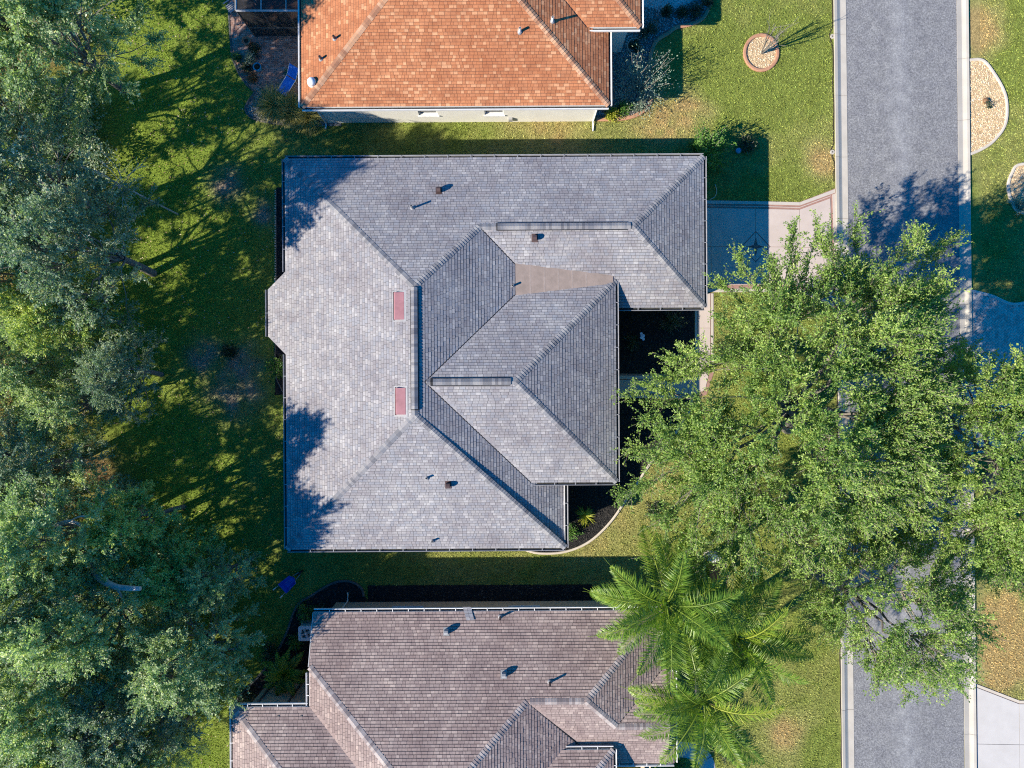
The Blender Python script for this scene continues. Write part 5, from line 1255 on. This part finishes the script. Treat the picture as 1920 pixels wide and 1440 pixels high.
# ------------------------------------------------------------------ shrubs
def shrub(px, py, r, h, mat, label, seed, leaf=.09, n=26, leaves=26, name="shrub", cat="shrub", z0=.02, group=None, bark="twig"):
    r_ = rng(seed); x, y = G2(px, py, h * .5); t = thing(name, label, cat, (x, y, z0), 0, group)
    a = r_.uniform(0, 6.28, n); e = r_.uniform(.25, 1.4, n); d = np.stack([np.cos(a) * np.cos(e), np.sin(a) * np.cos(e), np.sin(e)], -1)
    Ls = bend_path(np.zeros((n, 3)) + r_.normal(0, .04 * r, (n, 3)) * np.array([1, 1, 0]), d, np.sqrt((r * np.cos(e)) ** 2 + (h * np.sin(e)) ** 2) * r_.uniform(.75, 1.05, n), 3, 0, r_, .12)
    A = (Ls[:, :-1].reshape(-1, 3), Ls[:, 1:].reshape(-1, 3)); V, L, C, T = tubes(*A, np.full(len(A[0]), .014), np.full(len(A[0]), .008), 4)
    obj("stems", raw_mesh("stems", V, L, C, bark), t)
    if leaves:
        p, tg = along(Ls, r_.uniform(.3, 1.0, (n, leaves))); p = p.reshape(-1, 3) + r_.normal(0, r * .13, (n * leaves, 3)); p[:, 2] = np.maximum(p[:, 2], .02); tg = tg.reshape(-1, 3); m_ = len(p)
        ax = unit(tg * .5 + r_.normal(0, .6, (m_, 3))); nr = unit(r_.normal(0, .5, (m_, 3)) + np.array([0, 0, .8])); sd = unit(np.cross(nr, ax)); l_ = leaf * r_.uniform(.6, 1.2, (m_, 1)); w_ = l_ * .3
        V = np.stack([p, p + ax * l_ * .45 + sd * w_, p + ax * l_, p + ax * l_ * .45 - sd * w_], 1)
        obj("foliage", raw_mesh("foliage", V.reshape(-1, 3), np.arange(4 * m_), np.full(m_, 4), mat, tone=np.clip(.5 * np.repeat(r_.random(n), leaves) + .5 * r_.random(m_), 0, 1)), t)
    return t
BR = "round dark shrubs in the rock bed"
shrub(1329, 276, .6, 2.3, "shrub_leaf", "bright green shrub at the upper right corner of the grey house", 301, .12, 60, 70)
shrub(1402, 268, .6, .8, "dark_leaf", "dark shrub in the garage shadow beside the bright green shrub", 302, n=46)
shrub(1252, 20, .34, .5, "dark_leaf", "round dark shrub in the rock bed, leftmost of the row by the walk", 303, group=BR)
shrub(1281, 22, .36, .5, "dark_leaf", "round dark shrub in the rock bed, second in the row by the walk", 304, group=BR)
shrub(1306, 19, .46, .55, "dark_leaf", "round dark shrub in the rock bed, largest in the row by the walk", 305, group=BR)
shrub(1326, 3, .40, .5, "dark_leaf", "round dark shrub in the rock bed, topmost by the curb tip", 306, group=BR)
shrub(1217, 52, .62, .8, "dark_leaf", "wide dark shrub in the rock bed beside the orange roof's small wing", 307, group=BR)
shrub(1192, 84, .34, .45, "dark_leaf", "dark plant inside a pale ring in the rock bed", 308, group=BR)
shrub(1147, 213, .5, .45, "lime_leaf", "lime yellow shrub at the corner of the white side wall", 309, n=40)
shrub(1172, 202, .5, .6, "shrub_leaf", "dark green shrub right of the lime yellow shrub", 310, n=40)
shrub(1196, 199, .42, .5, "silver_leaf", "greyish shrub at the end of the red curb", 311, n=30)
shrub(1208, 145, 1.7, 2.9, "silver_leaf", "tall half-bare bush with long twigs beside the orange roof", 312, .10, 60, 40, name="bare_bush", cat="bush")
shrub(1070, 998, .55, .7, "shrub_leaf", "leafy green shrub in the mulch by the grey house's lower right corner", 313, n=40)
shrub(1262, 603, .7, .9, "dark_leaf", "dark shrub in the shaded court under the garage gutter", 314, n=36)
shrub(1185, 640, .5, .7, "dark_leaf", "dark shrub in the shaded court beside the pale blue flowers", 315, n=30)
shrub(517, 690, .62, .9, "shrub_leaf", "green shrub against the grey house below the bay", 316, n=50)
shrub(430, 660, .62, .35, "dark_leaf", "black ragged low plant on the bare patch of the shaded lawn", 317, .08, 50, 30)
shrub(600, 1150, .6, .7, "dark_leaf", "dark shrub beside the brown roof's upper left corner", 318, n=40)
shrub(572, 1150, .7, .8, "shrub_leaf", "green shrub above the air conditioner", 319, n=36)
shrub(552, 1205, .5, .6, "shrub_leaf", "small green shrub left of the air conditioner", 320, n=30)
shrub(505, 1228, .7, .8, "dark_leaf", "dark shrub above the small palm", 321, n=40)
shrub(462, 1310, .7, .7, "dark_leaf", "dark shrub by the brown roof's far left corner", 322, n=40)
shrub(1362, 1408, .95, .8, "dark_leaf", "dark shrub under the lowest palm beside the curved walk", 323, n=50)
shrub(1270, 1440, .6, .6, "shrub_leaf", "green shrub at the bottom edge by the curved walk", 324, n=40)
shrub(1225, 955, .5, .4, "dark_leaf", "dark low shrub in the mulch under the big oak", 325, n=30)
shrub(142, 1032, 1.1, 1.2, "orange_leaf", "orange brown undergrowth bush beside the fallen pale limb", 326, .10, 60, 34, name="undergrowth_bush", cat="bush")
shrub(5, 800, 1.3, 1.3, "orange_leaf", "orange brown undergrowth bush cut by the left edge", 327, .10, 60, 34, name="undergrowth_bush", cat="bush")
shrub(178, 1015, .9, 1.0, "orange_leaf", "orange brown bush right below the forked bare branch", 328, .10, 50, 30, name="undergrowth_bush", cat="bush")
shrub(1855, 195, .26, .35, "dark_leaf", "tiny dark plant in the half-moon gravel bed", 329, .07, 14, 12, name="plant", cat="plant")
shrub(1917, 385, .6, .7, "silver_leaf", "greyish shrub in the gravel bed at the right edge", 330, n=30)
t = thing("garden_stone", "round brown stone in the half-moon gravel bed", "stone", (*G2(1847, 190), .03)); MB().lathe([(.13, 0), (.17, .06), (.14, .13), (.05, .17), (.01, .172)], 12).build("stone", "brown_rim", t, smooth=True)
t = thing("edging_ring", "pale ring of edging round a dark plant in the rock bed", "edging", (*G2(1191, 87), .02))
strip([(.42 * math.cos(k * .3), .42 * math.sin(k * .3)) for k in range(3, 22)], .05, 0, .08).build("ring", "edge_pale", t)
# pale blue flowers
t = thing("flowering_plant", "pale blue flower cluster glowing in the shaded court", "flowers", (*G2(1202, 632), .03)); r_ = rng(8)
MB().tube([(0, 0, 0), (0, 0, .4)], .02, 6).build("stem", "twig", t)
simple("petal", (.62, .72, .85), (.5, .6, .75), 9, .6)
for k in range(9):
    a = r_.random() * 6.28; q = r_.random() * .17; MB().lathe([(.01, 0), (.06, .025), (.075, .05), (.01, .055)], 8, (q * math.cos(a), q * math.sin(a), .4 + r_.random() * .12)).build("flower", "petal", t)
t = thing("glazed_ball", "small turquoise glazed ball in the garage shadow", "garden ball", (*G2(1383, 284), .0)); MB().lathe([(.03, 0), (.12, .05), (.16, .16), (.12, .27), (.03, .32)], 14).build("ball", "turquoise_glaze", t, smooth=True)

def blades(px, py, r, h, n, mat, label, seed, name="ornamental_grass", cat="grass clump", wid=.012, group=None):
    r_ = rng(seed); x, y = G2(px, py, h * .4); t = thing(name, label, cat, (x, y, .02), 0, group)
    a = r_.uniform(0, 6.28, n); d = unit(np.stack([np.cos(a), np.sin(a), r_.uniform(.5, 2.6, n)], -1)); st = np.stack([np.cos(a), np.sin(a), 0 * a], -1) * r_.uniform(0, .12 * r, (n, 1))
    Ls = bend_path(st, d, r_.uniform(.7, 1.1, n) * math.hypot(r, h), 4, -1.3, r_, .08); Ls[..., 2] = np.maximum(Ls[..., 2], .01)
    sd = np.stack([-np.sin(a), np.cos(a), 0 * a], -1)[:, None]; w = (wid * np.array([.8, 1, .8, .5, .05]))[None, :, None]; A = Ls + sd * w; B = Ls - sd * w
    V = np.concatenate([A, B], 1); f = np.array([[k, k + 1, 5 + k + 1, 5 + k] for k in range(4)]); L = (np.arange(n)[:, None, None] * 10 + f[None]).ravel()
    obj("blades", raw_mesh("blades", V.reshape(-1, 3), L, np.full(n * 4, 4), mat, tone=np.repeat(r_.random(n), 4)), t); return t
OG = "straw coloured grass clumps at the patio end"
blades(513, 195, .95, .9, 520, "straw_grass", "straw coloured grass clump at the patio end, farthest from the white wall", 401, wid=.014, group=OG)
blades(545, 205, .9, .9, 480, "straw_grass", "straw coloured grass clump at the patio end, middle of three", 402, wid=.014, group=OG)
blades(577, 217, .9, .8, 420, "straw_grass", "straw coloured grass clump at the patio end, touching the white wall", 403, wid=.014, group=OG)
blades(1098, 968, .5, .45, 70, "lime_leaf", "spiky lime green plant in the black mulch", 404, "spiky_plant", "plant", .022)

# ------------------------------------------------------------------ palms
def frond_mesh(seed, L, elev, droop, npair=58, leaf=.62, mat="palm_leaf", plume=.5):
    r_ = rng(seed); n = 14; pts = [np.zeros(3)]; e = elev
    for k in range(n): e -= droop / n; pts.append(pts[-1] + np.array([math.cos(e), .0, math.sin(e)]) * L / n)
    P_ = np.array(pts)[None]; t = np.linspace(.14, .995, npair); p, tg = along(P_, t[None]); p, tg = p[0], tg[0]; VV = []; TT = []
    for sg in (-1, 1):
        prof = np.sin(np.clip(t * 1.0 + .12, 0, 1) * math.pi) ** .55 * (1 - .35 * t); ln = leaf * prof * r_.uniform(.85, 1.1, npair)
        up = np.cross(tg, np.array([0, 1., 0])); up = -up * np.sign(up[:, 2:3] + 1e-6) * -1
        d = unit(tg * (.45 + .5 * t[:, None]) + np.array([0, sg * 1., 0]) + up * r_.normal(.12, plume * .5, (npair, 1)) + r_.normal(0, .07, (npair, 3)))
        tip = p + d * ln[:, None] + np.array([0, 0, -1.]) * (ln * .22 * r_.uniform(.4, 1.4, npair))[:, None]; mid = p + d * ln[:, None] * .5 + np.array([0, 0, .02]); w = unit(np.cross(d, up)) * .018
        VV.append(np.stack([p, mid + w, tip, mid - w], 1)); TT.append(np.clip(r_.normal(.5, .22, npair) + .15 * (t - .5), 0, 1))
    V = np.concatenate(VV).reshape(-1, 3); m_ = len(V) // 4; leaflets = (V, np.arange(4 * m_), np.full(m_, 4), np.concatenate(TT))
    rc = tubes(P_[0, :-1], P_[0, 1:], np.linspace(.035, .008, n), np.linspace(.033, .006, n), 5); rc = (rc[0], rc[1], rc[2], np.full(len(rc[2]), .85))
    V, Lp, C, T = join_arrays([leaflets, rc]); return raw_mesh("frond", V, Lp, C, mat, tone=T)
FR = [frond_mesh(500 + k, 3.7, e, dr, 96, .8) for k, (e, dr) in enumerate(((1.25, 1.2), (.95, 1.35), (.7, 1.3), (.45, 1.25), (.2, 1.2), (-.05, .9)))]
leaf_mat("dead_frond", [(0, (.16, .10, .05)), (.5, (.27, .18, .095)), (1, (.38, .29, .17))], .2)
FDEAD = frond_mesh(560, 2.9, -.35, .9, 60, .5, "dead_frond", .9)
def palm(label, base, top, seed, n=15, sc=1.0, fr=FR, tr=.17, group="tall feather palms", rot=0.0):
    r_ = rng(seed); t = thing("palm_tree", label, "palm tree", (base[0], base[1], 0), 0, group); off = (top[0] - base[0], top[1] - base[1], top[2])
    pts = [(off[0] * k / 10 + .1 * math.sin(k * .5), off[1] * k / 10, off[2] * k / 10) for k in range(11)]
    MB().tube(pts, [tr * (1.15 if k % 2 else 1.0) * (1.2 - .03 * k) for k in range(11)], 10).build("trunk", "palm_trunk", t)
    MB().lathe([(tr * .9, -.3), (tr * 1.05, .1), (tr * .6, .5), (.02, .75)], 10, off).build("crown_shaft", "palm_leaf", t, smooth=True)
    for k in range(n):
        o = obj("frond", FDEAD if fr is FR and k >= n - 2 else fr[(k * len(fr)) // n], t, (off[0], off[1], off[2] + .15)); o.rotation_euler = (r_.normal(0, .3), r_.normal(0, .1), rot + k * 2.399 + r_.normal(0, .2)); s = sc * r_.uniform(.85, 1.08); o.scale = (s, s, s)
    return t
def at(px, py, z): return G(px, py, z)
palm("tall feather palm whose fronds lie over the brown roof's upper gutter", (*G2(1250, 1095), 0), at(1248, 1128, 6.6), 601, 26, 1.12, rot=.5)
palm("tall feather palm farthest from the brown roof, toward the road", (*G2(1345, 1150), 0), at(1378, 1195, 6.0), 602, 26, 1.08, rot=1.3)
palm("tall feather palm lowest in the picture, over the curved walk", (*G2(1300, 1260), 0), at(1318, 1312, 6.2), 603, 26, 1.1, rot=2.2)
FS = [frond_mesh(540 + k, 1.5, e, dr, 44, .36, "shrub_leaf" if False else "palm_leaf", .3) for k, (e, dr) in enumerate(((1.2, 1.3), (.8, 1.4), (.45, 1.3), (.1, 1.0)))]
palm("small low palm in the corner of the brown roofed house", (*G2(538, 1256), 0), at(536, 1262, 1.3), 604, 18, 1.0, FS, .09, group=None)

# small bare tree in the ring bed
def bare_tree(px, py, h, label, seed):
    r_ = rng(seed); x, y = G2(px, py); t = thing("bare_tree", label, "tree", (x, y, .03)); n = 7; a = np.arange(n) * 2.4
    L0 = bend_path(np.zeros((n, 3)), unit(np.stack([np.cos(a) * .22, np.sin(a) * .22, np.ones(n)], -1)), h * r_.uniform(.75, 1, n), 5, .2, r_, .05)
    p, tg = along(L0, r_.uniform(.35, 1, (n, 7))); p = p.reshape(-1, 3); tg = tg.reshape(-1, 3); L1 = bend_path(p, unit(tg + r_.normal(0, .35, p.shape)), h * r_.uniform(.15, .35, len(p)), 3, .1, r_, .1)
    s1 = lambda Q: (Q[:, :-1].reshape(-1, 3), Q[:, 1:].reshape(-1, 3)); A = s1(L0); B = s1(L1)
    V, L, C, T = tubes(*A, np.full(len(A[0]), .026), np.full(len(A[0]), .02), 6); obj("trunk", raw_mesh("trunk", V, L, C, "pale_bark"), t)
    V, L, C, T = tubes(*B, np.full(len(B[0]), .012), np.full(len(B[0]), .006), 4); obj("branches", raw_mesh("branches", V, L, C, "pale_bark"), t)
bare_tree(1427, 101, 2.5, "small leafless multi-stemmed tree in the round gravel bed", 71)

# ------------------------------------------------------------------ things in the gardens
def blade_mesh():
    return MB().add([(.05, -.05, .02), (.24, -.10, .06), (.25, .05, .02), (.05, .04, -.02)], [(0, 1, 2, 3)])
x, y = G2(573, 1188, .8); ac = thing("air_conditioner", "square grey air conditioner with a round fan beside the brown roof", "air conditioner", (x, y, 0), R(1))
def rsq(a, r, n=5):
    out = []
    for cx_, cy_, t0 in ((a - r, a - r, 0), (-a + r, a - r, 90), (-a + r, -a + r, 180), (a - r, -a + r, 270)):
        for k in range(n + 1): t = R(t0 + 90 * k / n); out.append((cx_ + r * math.cos(t), cy_ + r * math.sin(t)))
    return out
MB().prism(rsq(.46, .02), 0, .08).build("pad", "kerb_concrete", ac)
MB().prism(rsq(.37, .09), .08, .78).build("case", "ac_case", ac)
pr = rsq(.385, .1, 6); mb = MB(); n = len(pr); cir = []
for q_ in pr: a = math.atan2(q_[1], q_[0]); cir.append((.27 * math.cos(a), .27 * math.sin(a)))
mb.add([(p_[0], p_[1], .80) for p_ in pr] + [(p_[0], p_[1], .83) for p_ in pr] + [(p_[0], p_[1], .83) for p_ in cir] + [(p_[0], p_[1], .80) for p_ in cir],
       [(k, (k + 1) % n, n + (k + 1) % n, n + k) for k in range(n)] + [(n + k, n + (k + 1) % n, 2 * n + (k + 1) % n, 2 * n + k) for k in range(n)] + [(2 * n + k, 2 * n + (k + 1) % n, 3 * n + (k + 1) % n, 3 * n + k) for k in range(n)]).build("top_panel", "ac_case", ac)
MB().lathe([(.269, .781), (.269, .785)], 24).build("fan_well", "black_metal", ac)
bm = blade_mesh().mesh("fan_blade", "grey_metal")
for k in range(4): o = obj("fan_blade", bm, ac, (0, 0, .80)); o.rotation_euler.z = k * math.pi / 2 + .5
MB().lathe([(.06, .79), (.06, .85), (.03, .865)], 14).build("fan_hub", "white_paint", ac)
for k in range(6):
    a = k * math.pi / 6; MB().tube([(-.27 * math.cos(a), -.27 * math.sin(a), .84), (.27 * math.cos(a), .27 * math.sin(a), .84)], .005, 4).build("guard_wire", "grey_metal", ac)

x, y = G2(547, 1088); wb = thing("wheelbarrow", "blue wheelbarrow left on the shaded lawn by the brown roofed house", "wheelbarrow", (x, y, 0), R(42))
mb = MB(); lo = [(-.30, -.20), (.22, -.15), (.30, 0), (.22, .15), (-.30, .20)]; hi = [(-.44, -.33), (.30, -.27), (.44, 0), (.30, .27), (-.44, .33)]; n = 5
mb.add([(a, b, .32) for a, b in lo] + [(a, b, .60) for a, b in hi] + [(a * .96, b * .95, .34) for a, b in lo] + [(a * .97, b * .96, .60) for a, b in hi],
       [(k, (k + 1) % n, n + (k + 1) % n, n + k) for k in range(n)] + [(4, 3, 2, 1, 0)] + [(2 * n + k, 3 * n + k, 3 * n + (k + 1) % n, 2 * n + (k + 1) % n) for k in range(n)] + [(10, 11, 12, 13, 14)] + [(n + k, n + (k + 1) % n, 3 * n + (k + 1) % n, 3 * n + k) for k in range(n)])
mb.build("tray", "blue_paint", wb)
for sg in (-1, 1):
    MB().tube([(.62, sg * .07, .2), (.2, sg * .14, .30), (-.4, sg * .24, .36), (-.85, sg * .28, .55)], .02, 6).build("handle", "grey_metal", wb)
    MB().tube([(-.86, sg * .28, .555), (-.70, sg * .27, .475)], .03, 6).build("grip", "white_paint", wb)
    MB().tube([(-.35, sg * .22, .34), (-.42, sg * .22, .0)], .018, 6).build("leg", "grey_metal", wb)
def wheel_mb(r, w, c):
    m_ = MB(); vs_ = []; n = 18
    for yy, rr_ in ((-w, r * .8), (-w, r), (w, r), (w, r * .8)):
        for k in range(n): t = 2 * math.pi * k / n; vs_.append((c[0] + rr_ * math.cos(t), c[1] + yy, c[2] + rr_ * math.sin(t)))
    return m_.add(vs_, [(i * n + k, i * n + (k + 1) % n, (i + 1) * n + (k + 1) % n, (i + 1) * n + k) for i in range(3) for k in range(n)])
w_ = wheel_mb(.19, .045, (.66, 0, .19)).build("wheel", "black_metal", wb); wheel_mb(.15, .03, (.66, 0, .19)).build("rim", "white_paint", w_)

def lounger(px, py, rz, label):
    t = thing("lounge_chair", label, "lounge chair", (*G2(px, py), .03), rz, "blue lounge chairs on the patio")
    for yy in (-.28, .28): MB().tube([(-.75, yy, .32), (.25, yy, .32), (.78, yy, .72)], .018, 6).build("side_rail", "white_paint", t)
    for xx in (-.6, .2):
        for yy in (-.28, .28): MB().tube([(xx, yy, .31), (xx, yy, 0)], .016, 6).build("leg", "white_paint", t)
    def sling(p0, p1, nm):
        n = 6; vs_ = []
        for k in range(n + 1):
            f = k / n; c_ = Vector(p0).lerp(Vector(p1), f); s_ = -.03 * math.sin(f * math.pi)
            for yy, dz in ((-.27, 0), (-.12, -.02), (.12, -.02), (.27, 0)): vs_.append((c_.x, yy, c_.z + s_ + dz + .012))
        MB().add(vs_, [(k * 4 + j, k * 4 + j + 1, k * 4 + j + 5, k * 4 + j + 4) for k in range(n) for j in range(3)]).build(nm, "blue_sling", t)
    sling((-.74, 0, .32), (.22, 0, .32), "seat"); sling((.27, 0, .34), (.77, 0, .72), "backrest"); return t
lounger(545, 158, R(58), "blue sling lounge chair fully in view on the paver patio")
t = thing("glazed_pot", "turquoise blue glazed pot on the paver patio", "pot", (*G2(486, 130), .03)); MB().lathe([(.14, 0), (.2, .14), (.22, .34), (.19, .36), (.17, .30), (.05, .29)], 20).build("pot", "turquoise_glaze", t, smooth=False)
MB().lathe([(.165, .28), (.165, .30)], 16).build("potting_soil", "soil", t)
t = thing("planter_pot", "dark round planter pot near the screen cage corner", "pot", (*G2(466, 82), .03)); MB().lathe([(.15, 0), (.2, .15), (.24, .36), (.21, .37), (.19, .32), (.05, .31)], 18).build("pot", "terracotta", t); MB().lathe([(.188, .30), (.188, .315)], 16).build("potting_soil", "soil", t)
shrub(443, 106, .36, .4, "shrub_leaf", "small green plant at the outer patio edge", 351, .08, 24, 16, name="potted_plant", cat="plant")
shrub(468, 110, .48, .5, "silver_leaf", "silvery grey bushy plant on the paver patio", 352, .10, 34, 20, name="potted_plant", cat="plant")
shrub(458, 126, .45, .45, "dark_leaf", "dark bushy plant between the silvery plant and the patio edge", 353, .08, 30, 18, name="potted_plant", cat="plant")
shrub(472, 145, .40, .4, "red_leaf", "reddish brown plant at the lower patio edge", 354, .08, 30, 18, name="potted_plant", cat="plant")
shrub(475, 90, .38, .5, "dark_leaf", "dark leafy plant beside the round planter pot", 356, .09, 24, 16, name="potted_plant", cat="plant")
shrub(540, 134, .26, .4, "shrub_leaf", "small plant behind the blue lounge chair", 355, .07, 18, 12, name="potted_plant", cat="plant")
pc = thing("patio_chair", "pale metal garden chair at the corner of the screen cage", "chair", (*G2(440, 22), .03), R(35))
for xx in (-.22, .22):
    for yy in (-.22, .22): MB().tube([(xx, yy, 0), (xx, yy, .44 if xx < 0 else .85)], .016, 6).build("leg", "grey_metal", pc)
for k in range(5): MB().box(-.23, .23, -.22 + k * .095, -.16 + k * .095, .43, .45).build("seat_slat", "grey_metal", pc)
for k in range(4): MB().box(.215, .235, -.24, .24, .52 + k * .09, .57 + k * .09).build("back_slat", "grey_metal", pc)
for yy in (-.25, .25): MB().box(-.25, .22, yy - .025, yy + .025, .63, .655).build("armrest", "grey_metal", pc)
# screen cage behind the orange roofed house
cx0, cy0 = G2(478, 68); ch = 2.55; cx1 = -10.15; cy1 = 27.0
cage = thing("screen_enclosure", "dark screened pool cage with pale beams behind the orange roofed house", "screen enclosure", (cx0, cy0, 0)); q = rel(cage)
def bar3(a, b, w, nm, mat):
    a, b = Vector(a), Vector(b); MB().tube([a, b], w, 4).build(nm, mat, cage, q)
for xx in (cx0, cx0 + 1.25, cx0 + 2.5): bar3((xx, cy0, 0), (xx, cy0, ch), .035, "post", "bronze_frame")
for k in range(1, 6): bar3((cx0, cy0 + k * 1.6, 0), (cx0, cy0 + k * 1.6, ch), .035, "post", "bronze_frame")
bar3((cx0, cy0, ch), (cx1, cy0, ch), .055, "beam", "grey_metal"); bar3((cx0, cy0, ch), (cx0, cy1, ch), .055, "beam", "grey_metal")
bar3((cx0, cy0, .9), (cx1, cy0, .9), .03, "chair_rail", "bronze_frame"); bar3((cx0, cy0, .05), (cx1, cy0, .05), .03, "sill_rail", "bronze_frame"); bar3((cx0, cy0, .9), (cx0, cy1, .9), .03, "chair_rail", "bronze_frame")
for xx in (cx0 + 1.25, cx0 + 2.5): bar3((xx, cy0, ch), (xx, cy1, ch), .035, "purlin", "grey_metal")
for k in range(1, 5): bar3((cx0, cy0 + k * 1.6, ch), (cx1, cy0 + k * 1.6, ch), .035, "purlin", "grey_metal")
for k in range(3):
    xa = cx0 + 1.25 * k + .03; xb = min(cx0 + 1.25 * (k + 1) - .03, cx1)
    for za, zb in ((.08, .88), (.92, ch - .05)): MB().add([(xa, cy0, za), (xb, cy0, za), (xb, cy0, zb), (xa, cy0, zb)], [(0, 1, 2, 3)]).build("screen_panel", "screen_mesh", cage, q)
    for j in range(5):
        ya = cy0 + 1.6 * j + .03; yb = ya + 1.54; MB().add([(xa, ya, ch), (xb, ya, ch), (xb, yb, ch), (xa, yb, ch)], [(0, 1, 2, 3)]).build("screen_panel", "screen_mesh", cage, q)
for j in range(5):
    ya = cy0 + 1.6 * j + .03; yb = ya + 1.54
    MB().add([(cx0, ya, .08), (cx0, yb, .08), (cx0, yb, ch - .05), (cx0, ya, ch - .05)], [(0, 1, 2, 3)]).build("screen_panel", "screen_mesh", cage, q)
# utility cabinet by the oak
x, y = G2(1332, 1062); ub = thing("utility_cabinet", "dark utility cabinet with a white end cap on the lawn below the big oak", "utility box", (x, y, 0), R(0))
MB().prism([(-.27, -.55), (.27, -.55), (.27, .42), (-.27, .42)], 0, .88).build("case", "box_dark", ub)
MB().prism([(-.28, .425), (.28, .425), (.28, .70), (-.28, .70)], 0, .92).build("end_cap", "white_paint", ub)
MB().prism([(-.29, -.57), (.29, -.57), (.29, .418), (-.29, .418)], .881, .91).build("lid", "box_dark", ub)
MB().prism([(-.36, -.66), (.36, -.66), (.36, .84), (-.36, .84)], 0, .05).build("plinth", "kerb_concrete", ub)
# garden hose by the garage
hp = smooth_line([G(1341, 345, .05), G(1344, 357, .05), G(1341, 368, .05), G(1331, 374, .05)], 6)
t = thing("garden_hose", "pale curved hose lying by the garage corner in the shade", "hose", (hp[0][0], hp[0][1], 0)); MB().tube(hp, .02, 6).build("hose", "edge_pale", t, rel(t))
